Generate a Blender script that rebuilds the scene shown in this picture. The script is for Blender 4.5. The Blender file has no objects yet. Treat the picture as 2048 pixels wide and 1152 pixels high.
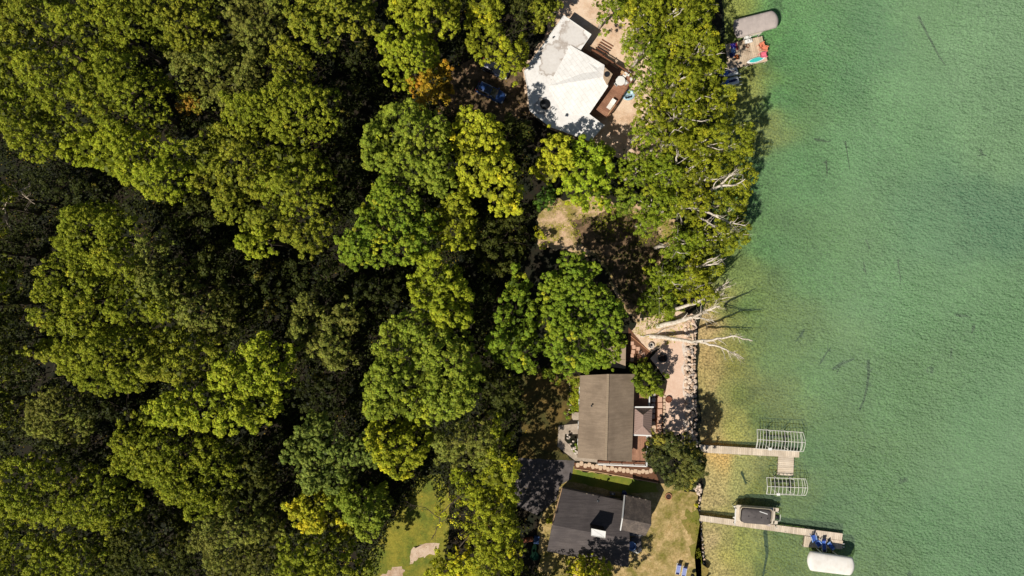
import bpy, math, random
import numpy as np
from mathutils import Vector, Matrix

SC = bpy.context.scene
COL = SC.collection
S, CZ = 12.8, 107.0          # photo pixels per metre at the waterline, height of the drone
PI = math.pi
rnd = random.Random(7)

def P(px, py, z=0.8):
    k = (CZ - z) / CZ / S
    return ((px - 1024) * k, (576 - py) * k, z)

def pts(s):
    return [tuple(float(v) for v in t.split(',')) for t in s.split()]

# ------------------------------------------------------------------ materials
def l1(v):
    v /= 255.0
    return v / 12.92 if v <= 0.04045 else ((v + 0.055) / 1.055) ** 2.4
def lin(c):
    return tuple(l1(v) for v in c)
def alb(c, k=1.2):
    return tuple(min(0.85, v / k) for v in lin(c))

class NT:
    def __init__(s, name):
        s.m = bpy.data.materials.new(name); s.m.use_nodes = True
        s.t = s.m.node_tree; s.t.nodes.clear()
        s.out = s.t.nodes.new('ShaderNodeOutputMaterial')
    def n(s, typ, **kw):
        nd = s.t.nodes.new('ShaderNode' + typ)
        for k, v in kw.items():
            if hasattr(nd, k) and k not in nd.inputs: setattr(nd, k, v)
            else: nd.inputs[k].default_value = v
        return nd
    def l(s, a, b):
        s.t.links.new(a, b)
    def noise(s, scale, detail=4.0, rough=0.6, vec=None):
        nd = s.n('TexNoise'); nd.inputs['Scale'].default_value = scale
        nd.inputs['Detail'].default_value = detail; nd.inputs['Roughness'].default_value = rough
        s.l(vec if vec is not None else s.pos(), nd.inputs['Vector'])
        return nd.outputs['Fac']
    def pos(s):
        if not hasattr(s, '_p'): s._p = s.n('NewGeometry').outputs['Position']
        return s._p
    def ramp(s, fac, stops):
        r = s.n('ValToRGB'); e = r.color_ramp.elements
        while len(e) < len(stops): e.new(0.5)
        for el, (p, c) in zip(e, stops):
            el.position = p; el.color = (c[0], c[1], c[2], 1) if not isinstance(c, (int, float)) else (c, c, c, 1)
        s.l(fac, r.inputs['Fac']); return r.outputs['Color']
    def mix(s, fac, a, b, mode='MIX'):
        nd = s.n('Mix'); nd.data_type = 'RGBA'; nd.blend_type = mode
        for v, i in ((fac, 0), (a, 6), (b, 7)):
            if hasattr(v, 'is_linked'): s.l(v, nd.inputs[i])
            elif isinstance(v, (int, float)): nd.inputs[i].default_value = v if i == 0 else (v, v, v, 1)
            else: nd.inputs[i].default_value = (v[0], v[1], v[2], 1)
        return nd.outputs[2]
    def math(s, op, a, b=0.0):
        nd = s.n('Math', operation=op)
        for v, i in ((a, 0), (b, 1)):
            if hasattr(v, 'is_linked'): s.l(v, nd.inputs[i])
            else: nd.inputs[i].default_value = v
        return nd.outputs[0]
    def bump(s, h, strength=0.5, dist=0.05):
        b = s.n('Bump'); b.inputs['Strength'].default_value = strength; b.inputs['Distance'].default_value = dist
        s.l(h, b.inputs['Height']); return b.outputs['Normal']
    def pbr(s, col, rough=0.8, metal=0.0, normal=None, spec=0.3):
        p = s.n('BsdfPrincipled')
        if hasattr(col, 'is_linked'): s.l(col, p.inputs['Base Color'])
        else: p.inputs['Base Color'].default_value = (*col, 1)
        p.inputs['Roughness'].default_value = rough; p.inputs['Metallic'].default_value = metal
        p.inputs['Specular IOR Level'].default_value = spec
        if normal is not None: s.l(normal, p.inputs['Normal'])
        s.l(p.outputs[0], s.out.inputs['Surface']); return s.m

def mat(name, c, rough=0.8, var=0.18, scale=3.0, metal=0.0, bump=0.3, c2=None, big=None, spec=0.3, streak=None, island=0.0):
    t = NT(name); a = alb(c)
    lo = tuple(v * (1 - var) for v in a); hi = tuple(min(0.88, v * (1 + var)) for v in a)
    if c2 is not None: hi = alb(c2)
    n = t.noise(scale, 5, 0.65)
    col = t.ramp(n, [(0.3, lo), (0.7, hi)])
    if big is not None:
        n2 = t.noise(big[0], 4, 0.6)
        f = t.ramp(n2, [(0.42, 0.0), (0.62, 1.0)])
        col = t.mix(f, col, t.mix(1.0, col, alb(big[1], 0.6), 'MULTIPLY') if len(big) > 2 else t.mix(0.75, col, alb(big[1])))
    if island:
        gi = t.n('NewGeometry').outputs['Random Per Island']
        col = t.mix(1.0, col, t.ramp(gi, [(0.0, 1 - island), (1.0, 1 + island * .6)]), 'MULTIPLY')
    if streak is not None:
        mp = t.n('Mapping'); mp.inputs['Rotation'].default_value = (0, 0, streak[0]); mp.inputs['Scale'].default_value = (streak[1], streak[2], 1); t.l(t.pos(), mp.inputs['Vector'])
        col = t.mix(streak[3], col, t.ramp(t.noise(1.0, 4, 0.7, mp.outputs[0]), [(0.32, 0.25), (0.68, 0.75)]), 'OVERLAY')
    nm = t.bump(n, bump, 0.04) if bump else None
    return t.pbr(col, rough, metal, nm, spec)

MT = {}
def mk(key, *a, **k):
    MT[key] = mat(key, *a, **k)

mk('white_paint', (240, 238, 232), 0.5, 0.04, 2, bump=0)
mk('cream_fibreglass', (222, 208, 186), 0.35, 0.05, 2, bump=0)
mk('aluminium', (236, 232, 220), 0.45, 0.06, 4, metal=0.0, bump=0)
mk('dark_metal', (40, 42, 46), 0.5, 0.2, 4, bump=0)
mk('black_plastic', (22, 24, 28), 0.6, 0.2, 4, bump=0)
mk('dock_board', (230, 210, 184), 0.85, 0.10, 6, c2=(238, 222, 200), big=(0.5, (208, 188, 162)), island=.16)
mk('dock_board_weathered', (214, 190, 160), 0.85, 0.12, 6, c2=(228, 206, 178), big=(0.8, (186, 162, 134)), island=.18)
mk('dock_side', (120, 105, 88), 0.8, 0.2, 4)
mk('red_deck', (166, 120, 93), 0.7, 0.15, 5, c2=(184, 138, 110), big=(0.7, (148, 104, 80)), island=.16)
mk('brown_timber', (136, 90, 66), 0.8, 0.2, 5)
mk('light_timber', (206, 168, 128), 0.8, 0.15, 5)
mk('brown_roof', (148, 129, 108), 0.9, 0.08, 9, c2=(158, 139, 118), big=(0.35, (126, 109, 91)), streak=(0.03, .3, 4.5, .28))
mk('brown_ridge', (166, 146, 122), 0.9, 0.12, 9)
mk('grey_shingle', (90, 82, 80), 0.9, 0.14, 8, c2=(102, 94, 91), big=(0.4, (82, 75, 74)), streak=(-0.21, .5, 5, .5))
mk('mottled_shingle', (100, 90, 82), 0.9, 0.3, 4, c2=(132, 118, 107), big=(0.9, (80, 72, 68)))
mk('metal_roof', (172, 146, 134), 0.6, 0.06, 3, bump=0)
mk('shed_roof', (172, 150, 126), 0.9, 0.08, 5)
mk('wall_siding', (130, 112, 92), 0.85, 0.1, 3)
mk('wall_pale', (150, 138, 122), 0.85, 0.1, 3)
mk('wall_grey', (110, 108, 108), 0.85, 0.1, 3)
mk('chimney_stone', (186, 160, 132), 0.9, 0.3, 4, bump=0.8)
mk('concrete', (182, 164, 144), 0.9, 0.12, 5, c2=(200, 184, 164), big=(1.1, (160, 144, 126)))
mk('asphalt', (108, 100, 98), 0.95, 0.2, 9, big=(0.8, (84, 78, 74)))
mk('stone_step', (216, 184, 152), 0.9, 0.10, 6, c2=(228, 200, 170))
mk('slab_pink', (218, 174, 146), 0.9, 0.12, 5)
mk('rock_pale', (228, 206, 184), 0.9, 0.25, 4, bump=0.6)
mk('rock_tan', (212, 182, 154), 0.9, 0.25, 4, bump=0.6)
mk('rock_grey', (190, 176, 164), 0.9, 0.25, 4, bump=0.6)
mk('mulch', (112, 76, 54), 0.95, 0.35, 9, bump=0.8)
mk('brick_edge', (184, 132, 96), 0.9, 0.2, 6)
mk('rust', (150, 92, 66), 0.9, 0.25, 8)
mk('ash', (70, 54, 46), 0.95, 0.4, 9)
mk('canopy_grey', (196, 182, 173), 0.75, 0.05, 1.6, big=(1.2, (182, 169, 161)), streak=(0.23, 2.2, .2, .12))
mk('canopy_white', (246, 240, 230), 0.7, 0.04, 1.6, big=(0.9, (234, 226, 214)), streak=(-0.14, 1.6, .25, .12))
mk('boat_cover', (92, 86, 84), 0.75, 0.1, 2, c2=(104, 97, 94))
mk('blue_fabric', (66, 104, 190), 0.7, 0.12, 8)
mk('light_blue_fabric', (136, 170, 222), 0.7, 0.08, 8)
mk('navy_fabric', (34, 42, 92), 0.7, 0.15, 8)
mk('lounger_fabric', (150, 160, 208), 0.7, 0.06, 8)
mk('purple_fabric', (92, 72, 190), 0.7, 0.15, 8)
mk('red_fabric', (170, 60, 70), 0.7, 0.15, 8)
mk('orange_fabric', (236, 130, 60), 0.7, 0.12, 8)
mk('coral_paint', (236, 142, 108), 0.6, 0.08, 6)
mk('pink_paint', (240, 120, 140), 0.6, 0.08, 6)
mk('turquoise_pad', (70, 200, 190), 0.6, 0.06, 4)
mk('pale_blue_vinyl', (176, 206, 220), 0.4, 0.05, 3)
mk('green_plastic', (92, 150, 100), 0.5, 0.08, 3)
mk('dark_green_plastic', (24, 92, 66), 0.5, 0.1, 3)
mk('blue_plastic', (34, 64, 110), 0.5, 0.1, 3)
mk('car_blue', (56, 84, 138), 0.25, 0.04, 2, metal=0.3, bump=0, spec=0.6)
mk('car_dark', (40, 44, 66), 0.25, 0.04, 2, metal=0.3, bump=0, spec=0.6)
mk('tyre', (26, 26, 28), 0.9, 0.2, 8)
mk('bark', (92, 80, 66), 0.95, 0.3, 6, bump=0.7)
mk('birch_bark', (236, 222, 200), 0.85, 0.15, 6, c2=(246, 236, 220), big=(3.5, (190, 172, 150)))
mk('dead_wood', (206, 188, 164), 0.9, 0.15, 6)
mk('sunk_wood', (30, 38, 22), 0.95, 0.3, 4)
mk('water_weed', (62, 84, 44), 0.95, 0.3, 2)
t = NT('car_glass'); MT['car_glass'] = t.pbr((0.015, 0.018, 0.024), 0.08, 0, None, 0.7)

# white membrane roof with grey drying stains
def membrane():
    t = NT('membrane_roof')
    nz = t.noise(0.45, 5, 0.6)
    base = t.ramp(t.noise(3, 5), [(0.3, (0.70, 0.67, 0.63)), (0.7, (0.80, 0.77, 0.73))])
    for (px, py, r) in ((1147, 64, 2.3), (1108, 122, 2.9), (1086, 212, 1.5)):
        c = P(px, py, 4.4)
        d = t.n('VectorMath', operation='DISTANCE'); t.l(t.pos(), d.inputs[0]); d.inputs[1].default_value = c
        dd = t.math('ADD', t.math('DIVIDE', d.outputs['Value'], r), t.math('MULTIPLY', t.math('SUBTRACT', nz, 0.5), 2.4))
        f = t.ramp(dd, [(0.0, 0.25), (0.62, 0.35), (0.82, 1.0), (0.90, 0.3), (1.0, 0.0)])
        base = t.mix(f, base, (0.40, 0.34, 0.29))
    f2 = t.ramp(t.noise(1.3, 5, 0.7), [(0.52, 0.0), (0.72, 0.5)])
    base = t.mix(f2, base, (0.58, 0.53, 0.48))
    return t.pbr(base, 0.8)
MT['membrane_roof'] = membrane()
def raised():
    t = NT('raised_roof')
    c = t.ramp(t.noise(0.8, 6, 0.65), [(0.35, (0.72, 0.695, 0.655)), (0.65, (0.83, 0.805, 0.77))])
    b = t.n('TexBrick'); mp = t.n('Mapping'); mp.inputs['Rotation'].default_value = (0, 0, 0.95); t.l(t.pos(), mp.inputs['Vector']); t.l(mp.outputs[0], b.inputs['Vector'])
    b.inputs['Scale'].default_value = .42; b.inputs['Mortar Size'].default_value = .018; b.inputs['Color1'].default_value = (1, 1, 1, 1); b.inputs['Color2'].default_value = (.97, .97, .97, 1); b.inputs['Mortar'].default_value = (.86, .85, .83, 1)
    c = t.mix(1.0, c, b.outputs['Color'], 'MULTIPLY')
    return t.pbr(c, 0.8)
MT['raised_roof'] = raised()

def pavers():
    t = NT('pink_pavers')
    b = t.n('TexBrick'); t.l(t.pos(), b.inputs['Vector'])
    b.inputs['Scale'].default_value = 1.4; b.inputs['Mortar Size'].default_value = 0.015
    b.inputs['Color1'].default_value = (*alb((236, 202, 176)), 1); b.inputs['Color2'].default_value = (*alb((228, 192, 166)), 1)
    b.inputs['Mortar'].default_value = (*alb((204, 168, 142)), 1)
    f = t.ramp(t.noise(0.6, 5), [(0.4, 0.0), (0.65, 0.6)])
    c = t.mix(f, b.outputs['Color'], alb((238, 206, 182)))
    c = t.mix(0.35, c, t.ramp(t.noise(7, 4), [(0.3, 0.25), (0.7, 0.8)]), 'OVERLAY')
    return t.pbr(c, 0.9)
MT['pink_pavers'] = pavers()

def ground_mat(name, c1, c2, c3, s1=0.35, s2=2.5, bump=0.6, t1=(0.42, 0.6), grain=0.5):
    t = NT(name)
    a = t.ramp(t.noise(s2, 7, 0.72), [(0.32, alb(c1)), (0.68, alb(c2))])
    f = t.ramp(t.noise(s1, 6, 0.62), [(t1[0], 0.0), (t1[1], 1.0)])
    c = t.mix(f, a, t.ramp(t.noise(s2 * 1.3, 7, 0.72), [(0.3, tuple(v * 0.7 for v in alb(c3))), (0.7, tuple(v * 1.15 for v in alb(c3)))]))
    fine = t.noise(9 if grain < .6 else 4.5, 5, 0.75)
    c = t.mix(grain, c, t.ramp(fine, [(0.3, 0.3), (0.7, 0.72)]), 'OVERLAY')
    return t.pbr(c, 0.95, 0, t.bump(fine, bump, 0.06))
MT['forest_floor'] = ground_mat('forest_floor', (30, 26, 18), (52, 42, 27), (30, 36, 19))
MT['sand'] = ground_mat('sand', (230, 198, 166), (242, 216, 188), (222, 186, 152), 0.5, 1.6, 0.3)
MT['dirt'] = ground_mat('dirt', (104, 82, 60), (150, 122, 92), (78, 66, 44), 0.7, 2.2, 0.7, (.4, .6), .8)
MT['dry_clearing'] = ground_mat('dry_clearing', (196, 162, 124), (226, 192, 158), (160, 142, 80), 0.6, 2.2, 0.7, (.42, .6), .8)
MT['lawn_green'] = ground_mat('lawn_green', (120, 122, 40), (150, 146, 52), (104, 122, 40), 0.3, 2.4, 0.7)
MT['lawn_straw'] = ground_mat('lawn_straw', (160, 134, 78), (216, 186, 134), (126, 120, 48), 0.5, 1.8, 0.7, (.4, .66), .85)
MT['lawn_yellow'] = ground_mat('lawn_yellow', (128, 124, 40), (160, 148, 56), (108, 118, 40), 0.35, 2.2, 0.7, (.42, .62), .8)
MT['lawn_lush'] = ground_mat('lawn_lush', (104, 108, 40), (132, 128, 52), (156, 136, 72), 0.4, 2.0, 0.7, (.42, .62), .8)
MT['lawn_shade'] = ground_mat('lawn_shade', (98, 82, 40), (134, 106, 56), (76, 74, 34), 0.5, 2.0, 0.7, (.38, .6), .8)  # lawn colour darkened to hold the tree shade over the west yard
MT['scrub_sand'] = ground_mat('scrub_sand', (222, 190, 160), (238, 210, 182), (186, 160, 104), 0.9, 2.2, 0.6, (.5, .66), .6)
MT['gravel'] = ground_mat('gravel', (206, 178, 152), (224, 198, 172), (190, 158, 128), 0.6, 3.0, 0.5)
MT['white_gravel'] = ground_mat('white_gravel', (222, 206, 190), (236, 224, 210), (206, 184, 164), 0.9, 4.0, 0.6)

def foliage():
    t = NT('leaves')
    at = t.n('Attribute', attribute_name='Col')
    d = t.n('BsdfPrincipled'); d.inputs['Roughness'].default_value = 0.5; d.inputs['Specular IOR Level'].default_value = 0.10
    t.l(at.outputs['Color'], d.inputs['Base Color'])
    tr = t.n('BsdfTranslucent'); t.l(at.outputs['Color'], tr.inputs['Color'])
    m = t.n('MixShader'); m.inputs[0].default_value = 0.22
    t.l(d.outputs[0], m.inputs[1]); t.l(tr.outputs[0], m.inputs[2]); t.l(m.outputs[0], t.out.inputs['Surface'])
    return t.m
MT['leaves'] = foliage()

# ------------------------------------------------------------------ scene tree helpers
def tag(o, label=None, cat=None, group=None, kind=None):
    if label: o['label'] = label
    if cat: o['category'] = cat
    if group: o['group'] = group
    if kind: o['kind'] = kind
    return o

def thing(name, label, cat, loc=(0, 0, 0), rot=0.0, group=None):
    o = bpy.data.objects.new(name, None); COL.objects.link(o)
    o.location = loc; o.rotation_euler = (0, 0, rot); o.empty_display_size = 0.3
    return tag(o, label, cat, group)

def root_loc(o):
    while o.parent is not None: o = o.parent
    return Vector(o.location)

def children(o): return [c for c in bpy.data.objects if c.parent == o]
KIDS = {}
def dup(root, loc, rot=0.0, label=None, scale=None):
    r = root.copy(); COL.objects.link(r); r.location = loc; r.rotation_euler = (0, 0, rot)
    if scale is not None: r.scale = scale
    if label: r['label'] = label
    for ch in KIDS.get(root.name, []):
        c = ch.copy(); COL.objects.link(c); c.parent = r
        KIDS.setdefault(r.name, []).append(c)
        for g in KIDS.get(ch.name, []):
            d = g.copy(); COL.objects.link(d); d.parent = c
    return r

class MB:
    def __init__(s, M=None):
        s.v = []; s.f = []; s.M = M
    def add(s, vs, fs):
        b = len(s.v)
        if s.M is not None: vs = [tuple(s.M @ Vector(q)) for q in vs]
        s.v += [tuple(q) for q in vs]; s.f += [tuple(i + b for i in f) for f in fs]
        return s
    def box(s, c, size, rz=0.0, M=None):
        x, y, z = (d / 2 for d in size); ca, sa = math.cos(rz), math.sin(rz)
        vs = [(c[0] + a * x * ca - b * y * sa, c[1] + a * x * sa + b * y * ca, c[2] + d * z)
              for d in (-1, 1) for b in (-1, 1) for a in (-1, 1)]
        if M is not None: vs = [tuple(M @ Vector(q)) for q in vs]
        return s.add(vs, [(0, 2, 3, 1), (4, 5, 7, 6), (0, 1, 5, 4), (2, 6, 7, 3), (0, 4, 6, 2), (1, 3, 7, 5)])
    def beam(s, a, b, w, h):
        a, b = Vector(a), Vector(b); d = (b - a).normalized()
        up = Vector((0, 0, 1)) if abs(d.z) < 0.95 else Vector((1, 0, 0))
        u = d.cross(up).normalized() * w / 2; n = u.cross(d).normalized() * h / 2
        vs = [p + i * u + j * n for p in (a, b) for (i, j) in ((-1, -1), (1, -1), (1, 1), (-1, 1))]
        return s.add(vs, [(0, 3, 2, 1), (4, 5, 6, 7), (0, 1, 5, 4), (1, 2, 6, 5), (2, 3, 7, 6), (3, 0, 4, 7)])
    def prism(s, poly, z0, z1):
        """poly: list of (x, y); CCW or CW."""
        a = sum(poly[i][0] * poly[(i + 1) % len(poly)][1] - poly[(i + 1) % len(poly)][0] * poly[i][1] for i in range(len(poly)))
        if a < 0: poly = poly[::-1]
        n = len(poly)
        z0s = z0 if hasattr(z0, '__len__') else [z0] * n; z1s = z1 if hasattr(z1, '__len__') else [z1] * n
        vs = [(p[0], p[1], z0s[i]) for i, p in enumerate(poly)] + [(p[0], p[1], z1s[i]) for i, p in enumerate(poly)]
        fs = [tuple(range(n))[::-1], tuple(range(n, 2 * n))] + [(i, (i + 1) % n, n + (i + 1) % n, n + i) for i in range(n)]
        return s.add(vs, fs)
    def slab(s, top, th):
        """a sheet of 3d points given counter-clockwise from above, thickened downwards"""
        n = len(top)
        vs = [tuple(p) for p in top] + [(p[0], p[1], p[2] - th) for p in top]
        return s.add(vs, [tuple(range(n)), tuple(range(n, 2 * n))[::-1]] + [(i, n + i, n + (i + 1) % n, (i + 1) % n) for i in range(n)])
    def tube(s, ps, rs, n=7, cap=True):
        ps = [Vector(p) for p in ps]; rings = []
        for i, p in enumerate(ps):
            d = (ps[min(i + 1, len(ps) - 1)] - ps[max(i - 1, 0)])
            d = d.normalized() if d.length > 1e-6 else Vector((0, 0, 1))
            u = d.orthogonal().normalized() if i == 0 else (u - u.dot(d) * d).normalized()
            w = d.cross(u); r = rs[i] if hasattr(rs, '__len__') else rs
            rings.append([p + r * (math.cos(2 * PI * k / n) * u + math.sin(2 * PI * k / n) * w) for k in range(n)])
        return s.loft(rings, cap)
    def loft(s, rings, cap=True):
        n = len(rings[0]); vs = [q for r in rings for q in r]
        fs = [(i * n + k, i * n + (k + 1) % n, (i + 1) * n + (k + 1) % n, (i + 1) * n + k) for i in range(len(rings) - 1) for k in range(n)]
        if cap: fs += [tuple(range(n))[::-1], tuple(range((len(rings) - 1) * n, len(rings) * n))]
        return s.add(vs, fs)
    def lathe(s, c, prof, n=20):
        return s.loft([[(c[0] + r * math.cos(2 * PI * k / n), c[1] + r * math.sin(2 * PI * k / n), c[2] + z) for k in range(n)] for r, z in prof])
    def blob(s, c, rx, ry, rz, seed=0, amp=0.18, nu=10, nv=7, flat=-1.0):
        r = random.Random(seed); ph = [(r.uniform(0, 6.3), r.uniform(0, 6.3), r.choice((1, 2, 3)), r.choice((1, 2, 3))) for _ in range(4)]
        rings = []
        for j in range(nv + 1):
            th = PI * j / nv * 0.98 + 0.03
            ring = []
            for k in range(nu):
                a = 2 * PI * k / nu
                q = 1 + amp * sum(math.sin(f * a + p) * math.sin(g * th + p2) for p, p2, f, g in ph) / 2
                z = max(flat, -math.cos(th) * q)
                ring.append((c[0] + rx * math.sin(th) * math.cos(a) * q, c[1] + ry * math.sin(th) * math.sin(a) * q, c[2] + rz * z))
            rings.append(ring)
        return s.loft(rings)
    def build(s, name, m, parent=None, smooth=False, world=True, bevel=0.0):
        vs = s.v
        if parent is not None and world:
            o = root_loc(parent); vs = [(v[0] - o.x, v[1] - o.y, v[2] - o.z) for v in vs]
        me = bpy.data.meshes.new(name); me.from_pydata(vs, [], s.f); me.update()
        me.materials.append(MT[m] if isinstance(m, str) else m)
        if smooth: me.polygons.foreach_set('use_smooth', [True] * len(me.polygons))
        o = bpy.data.objects.new(name, me); COL.objects.link(o)
        if parent is not None:
            o.parent = parent; KIDS.setdefault(parent.name, []).append(o)
        if bevel:
            b = o.modifiers.new('bevel', 'BEVEL'); b.width = bevel; b.segments = 2; b.limit_method = 'ANGLE'
        return o

def w2(poly, z):   # photo outline -> xy at height z
    return [P(x, y, z)[:2] for x, y in poly]

# ------------------------------------------------------------------ noise
def hash2(i, j, seed):
    h = (i.astype(np.int64) * 374761393 + j.astype(np.int64) * 668265263 + seed * 1442695041) & 0x7fffffff
    h = ((h ^ (h >> 13)) * 1274126177) & 0x7fffffff
    h = (h ^ (h >> 16)) & 0xffff
    return h / 65535.0
def vnoise(x, y, sc, seed=0):
    x = np.asarray(x, float) / sc + 1000; y = np.asarray(y, float) / sc + 1000
    i = np.floor(x); j = np.floor(y); u = x - i; v = y - j
    u = u * u * (3 - 2 * u); v = v * v * (3 - 2 * v)
    a = hash2(i, j, seed); b = hash2(i + 1, j, seed); c = hash2(i, j + 1, seed); d = hash2(i + 1, j + 1, seed)
    return (a * (1 - u) + b * u) * (1 - v) + (c * (1 - u) + d * u) * v
def inside(poly, x, y):
    r = np.zeros(len(x), bool); n = len(poly)
    for i in range(n):
        x1, y1 = poly[i]; x2, y2 = poly[(i + 1) % n]
        if y1 == y2: continue
        c = ((y1 > y) != (y2 > y)) & (x < (x2 - x1) * (y - y1) / (y2 - y1) + x1)
        r ^= c
    return r
def edge_dist(poly, x, y):
    d = np.full(len(x), 1e9); n = len(poly)
    for i in range(n):
        x1, y1 = poly[i]; x2, y2 = poly[(i + 1) % n]
        dx, dy = x2 - x1, y2 - y1; L = dx * dx + dy * dy + 1e-9
        t = np.clip(((x - x1) * dx + (y - y1) * dy) / L, 0, 1)
        d = np.minimum(d, np.hypot(x - x1 - t * dx, y - y1 - t * dy))
    return d

# ------------------------------------------------------------------ leaves
def leaf_mesh(name, centers, normals, size, cols, rng, parent=None, aspect=0.7):
    n = len(centers)
    nr = normals / (np.linalg.norm(normals, axis=1, keepdims=True) + 1e-9)
    ref = rng.normal(size=(n, 3)); u = np.cross(nr, ref); u /= np.linalg.norm(u, axis=1, keepdims=True) + 1e-9
    w = np.cross(nr, u); sz = size[:, None]
    q = np.stack([centers - u * sz, centers - w * sz * aspect + nr * sz * 0.15, centers + u * sz, centers + w * sz * aspect + nr * sz * 0.15], 1)
    co = q.reshape(-1, 3)
    if parent is not None:
        o = root_loc(parent); co = co - np.array([o.x, o.y, o.z])
    me = bpy.data.meshes.new(name)
    me.vertices.add(4 * n); me.vertices.foreach_set('co', co.astype(np.float32).ravel())
    me.loops.add(4 * n); me.loops.foreach_set('vertex_index', np.arange(4 * n, dtype=np.int32))
    me.polygons.add(n); me.polygons.foreach_set('loop_start', np.arange(0, 4 * n, 4, dtype=np.int32))
    me.update(calc_edges=True)
    a = me.attributes.new('Col', 'FLOAT_COLOR', 'POINT')
    c4 = np.ones((n, 4), np.float32); c4[:, :3] = cols
    a.data.foreach_set('color', np.repeat(c4, 4, 0).ravel())
    me.materials.append(MT['leaves'])
    o = bpy.data.objects.new(name, me); COL.objects.link(o)
    if parent is not None:
        o.parent = parent; KIDS.setdefault(parent.name, []).append(o)
    return o

PAL = {   # two lit colours and a share of the second, then an accent and its share
    'olive':  ((108, 116, 36), (122, 126, 40), (140, 138, 44), 0.05),
    'green':  ((100, 116, 40), (114, 124, 42), (130, 134, 44), 0.06),
    'maple':  ((100, 122, 44), (114, 132, 48), (140, 146, 46), 0.05),
    'bright': ((112, 132, 38), (124, 140, 42), (142, 148, 44), 0.08),
    'spring': ((112, 140, 40), (126, 150, 42), (160, 160, 42), 0.10),
    'lush':   ((88, 116, 38), (106, 128, 40), (146, 148, 46), 0.10),
    'blue':   ((88, 110, 54), (102, 120, 58), (112, 128, 56), 0.06),
    'grey':   ((96, 104, 52), (110, 116, 56), (128, 130, 60), 0.06),
    'dusk':   ((52, 62, 28), (66, 74, 32), (98, 98, 40), 0.06),  # leaf colours darkened to stand for half shade
    'shade':  ((36, 44, 22), (48, 57, 27), (96, 90, 40), 0.05),  # leaf colours darkened further, shade of the forest gaps painted in
    'yellow': ((142, 142, 44), (158, 154, 46), (176, 164, 46), 0.12),
    'ygreen': ((138, 142, 42), (154, 154, 44), (178, 168, 46), 0.12),
    'mixed':  ((110, 124, 38), (134, 138, 40), (158, 154, 40), 0.09),
    'orange': ((140, 116, 38), (150, 124, 40), (158, 118, 42), 0.2),
    'russet': ((118, 112, 40), (128, 122, 42), (138, 106, 48), 0.2),
    'birch':  ((108, 115, 34), (125, 128, 36), (142, 140, 40), 0.10),
    'birchg': ((94, 118, 36), (110, 130, 38), (132, 136, 42), 0.08),
    'conifer':((60, 92, 36), (72, 104, 38), (84, 112, 40), 0.05),
    'bronze': ((58, 70, 42), (84, 92, 48), (128, 122, 58), 0.14),
    'garden': ((84, 108, 36), (104, 122, 40), (150, 146, 46), 0.1),
}
_warm = lambda c: (c[0] * (1.10 if c[1] > c[0] * 1.08 else 1.02), c[1] * (1.01 if c[1] > c[0] * 1.08 else 1.02), c[2] * .86)
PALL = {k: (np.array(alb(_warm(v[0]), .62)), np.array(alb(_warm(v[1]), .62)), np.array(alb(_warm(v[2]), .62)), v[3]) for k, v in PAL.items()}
STYLE = {  # puffs per m2, puff radius, leaves per puff, leaf half size, flatness, upward bias
    'maple': (3.8, 0.34, 28, (0.10, 0.165), 0.9, 0.35),
    'oak':   (4.6, 0.31, 26, (0.075, 0.14), 0.8, 0.3),
    'birch': (5.4, 0.30, 26, (0.06, 0.12), 0.65, 0.2),
    'thin':  (0.9, 0.5, 20, (0.08, 0.14), 0.6, 0.2),
    'dim':   (1.6, 0.5, 24, (0.10, 0.18), 0.7, 0.3),
    'shrub': (6.0, 0.26, 28, (0.06, 0.11), 0.8, 0.3),
    'dense': (4.6, 0.36, 34, (0.09, 0.15), 0.85, 0.4),
}
LEAFN = [0]
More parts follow.
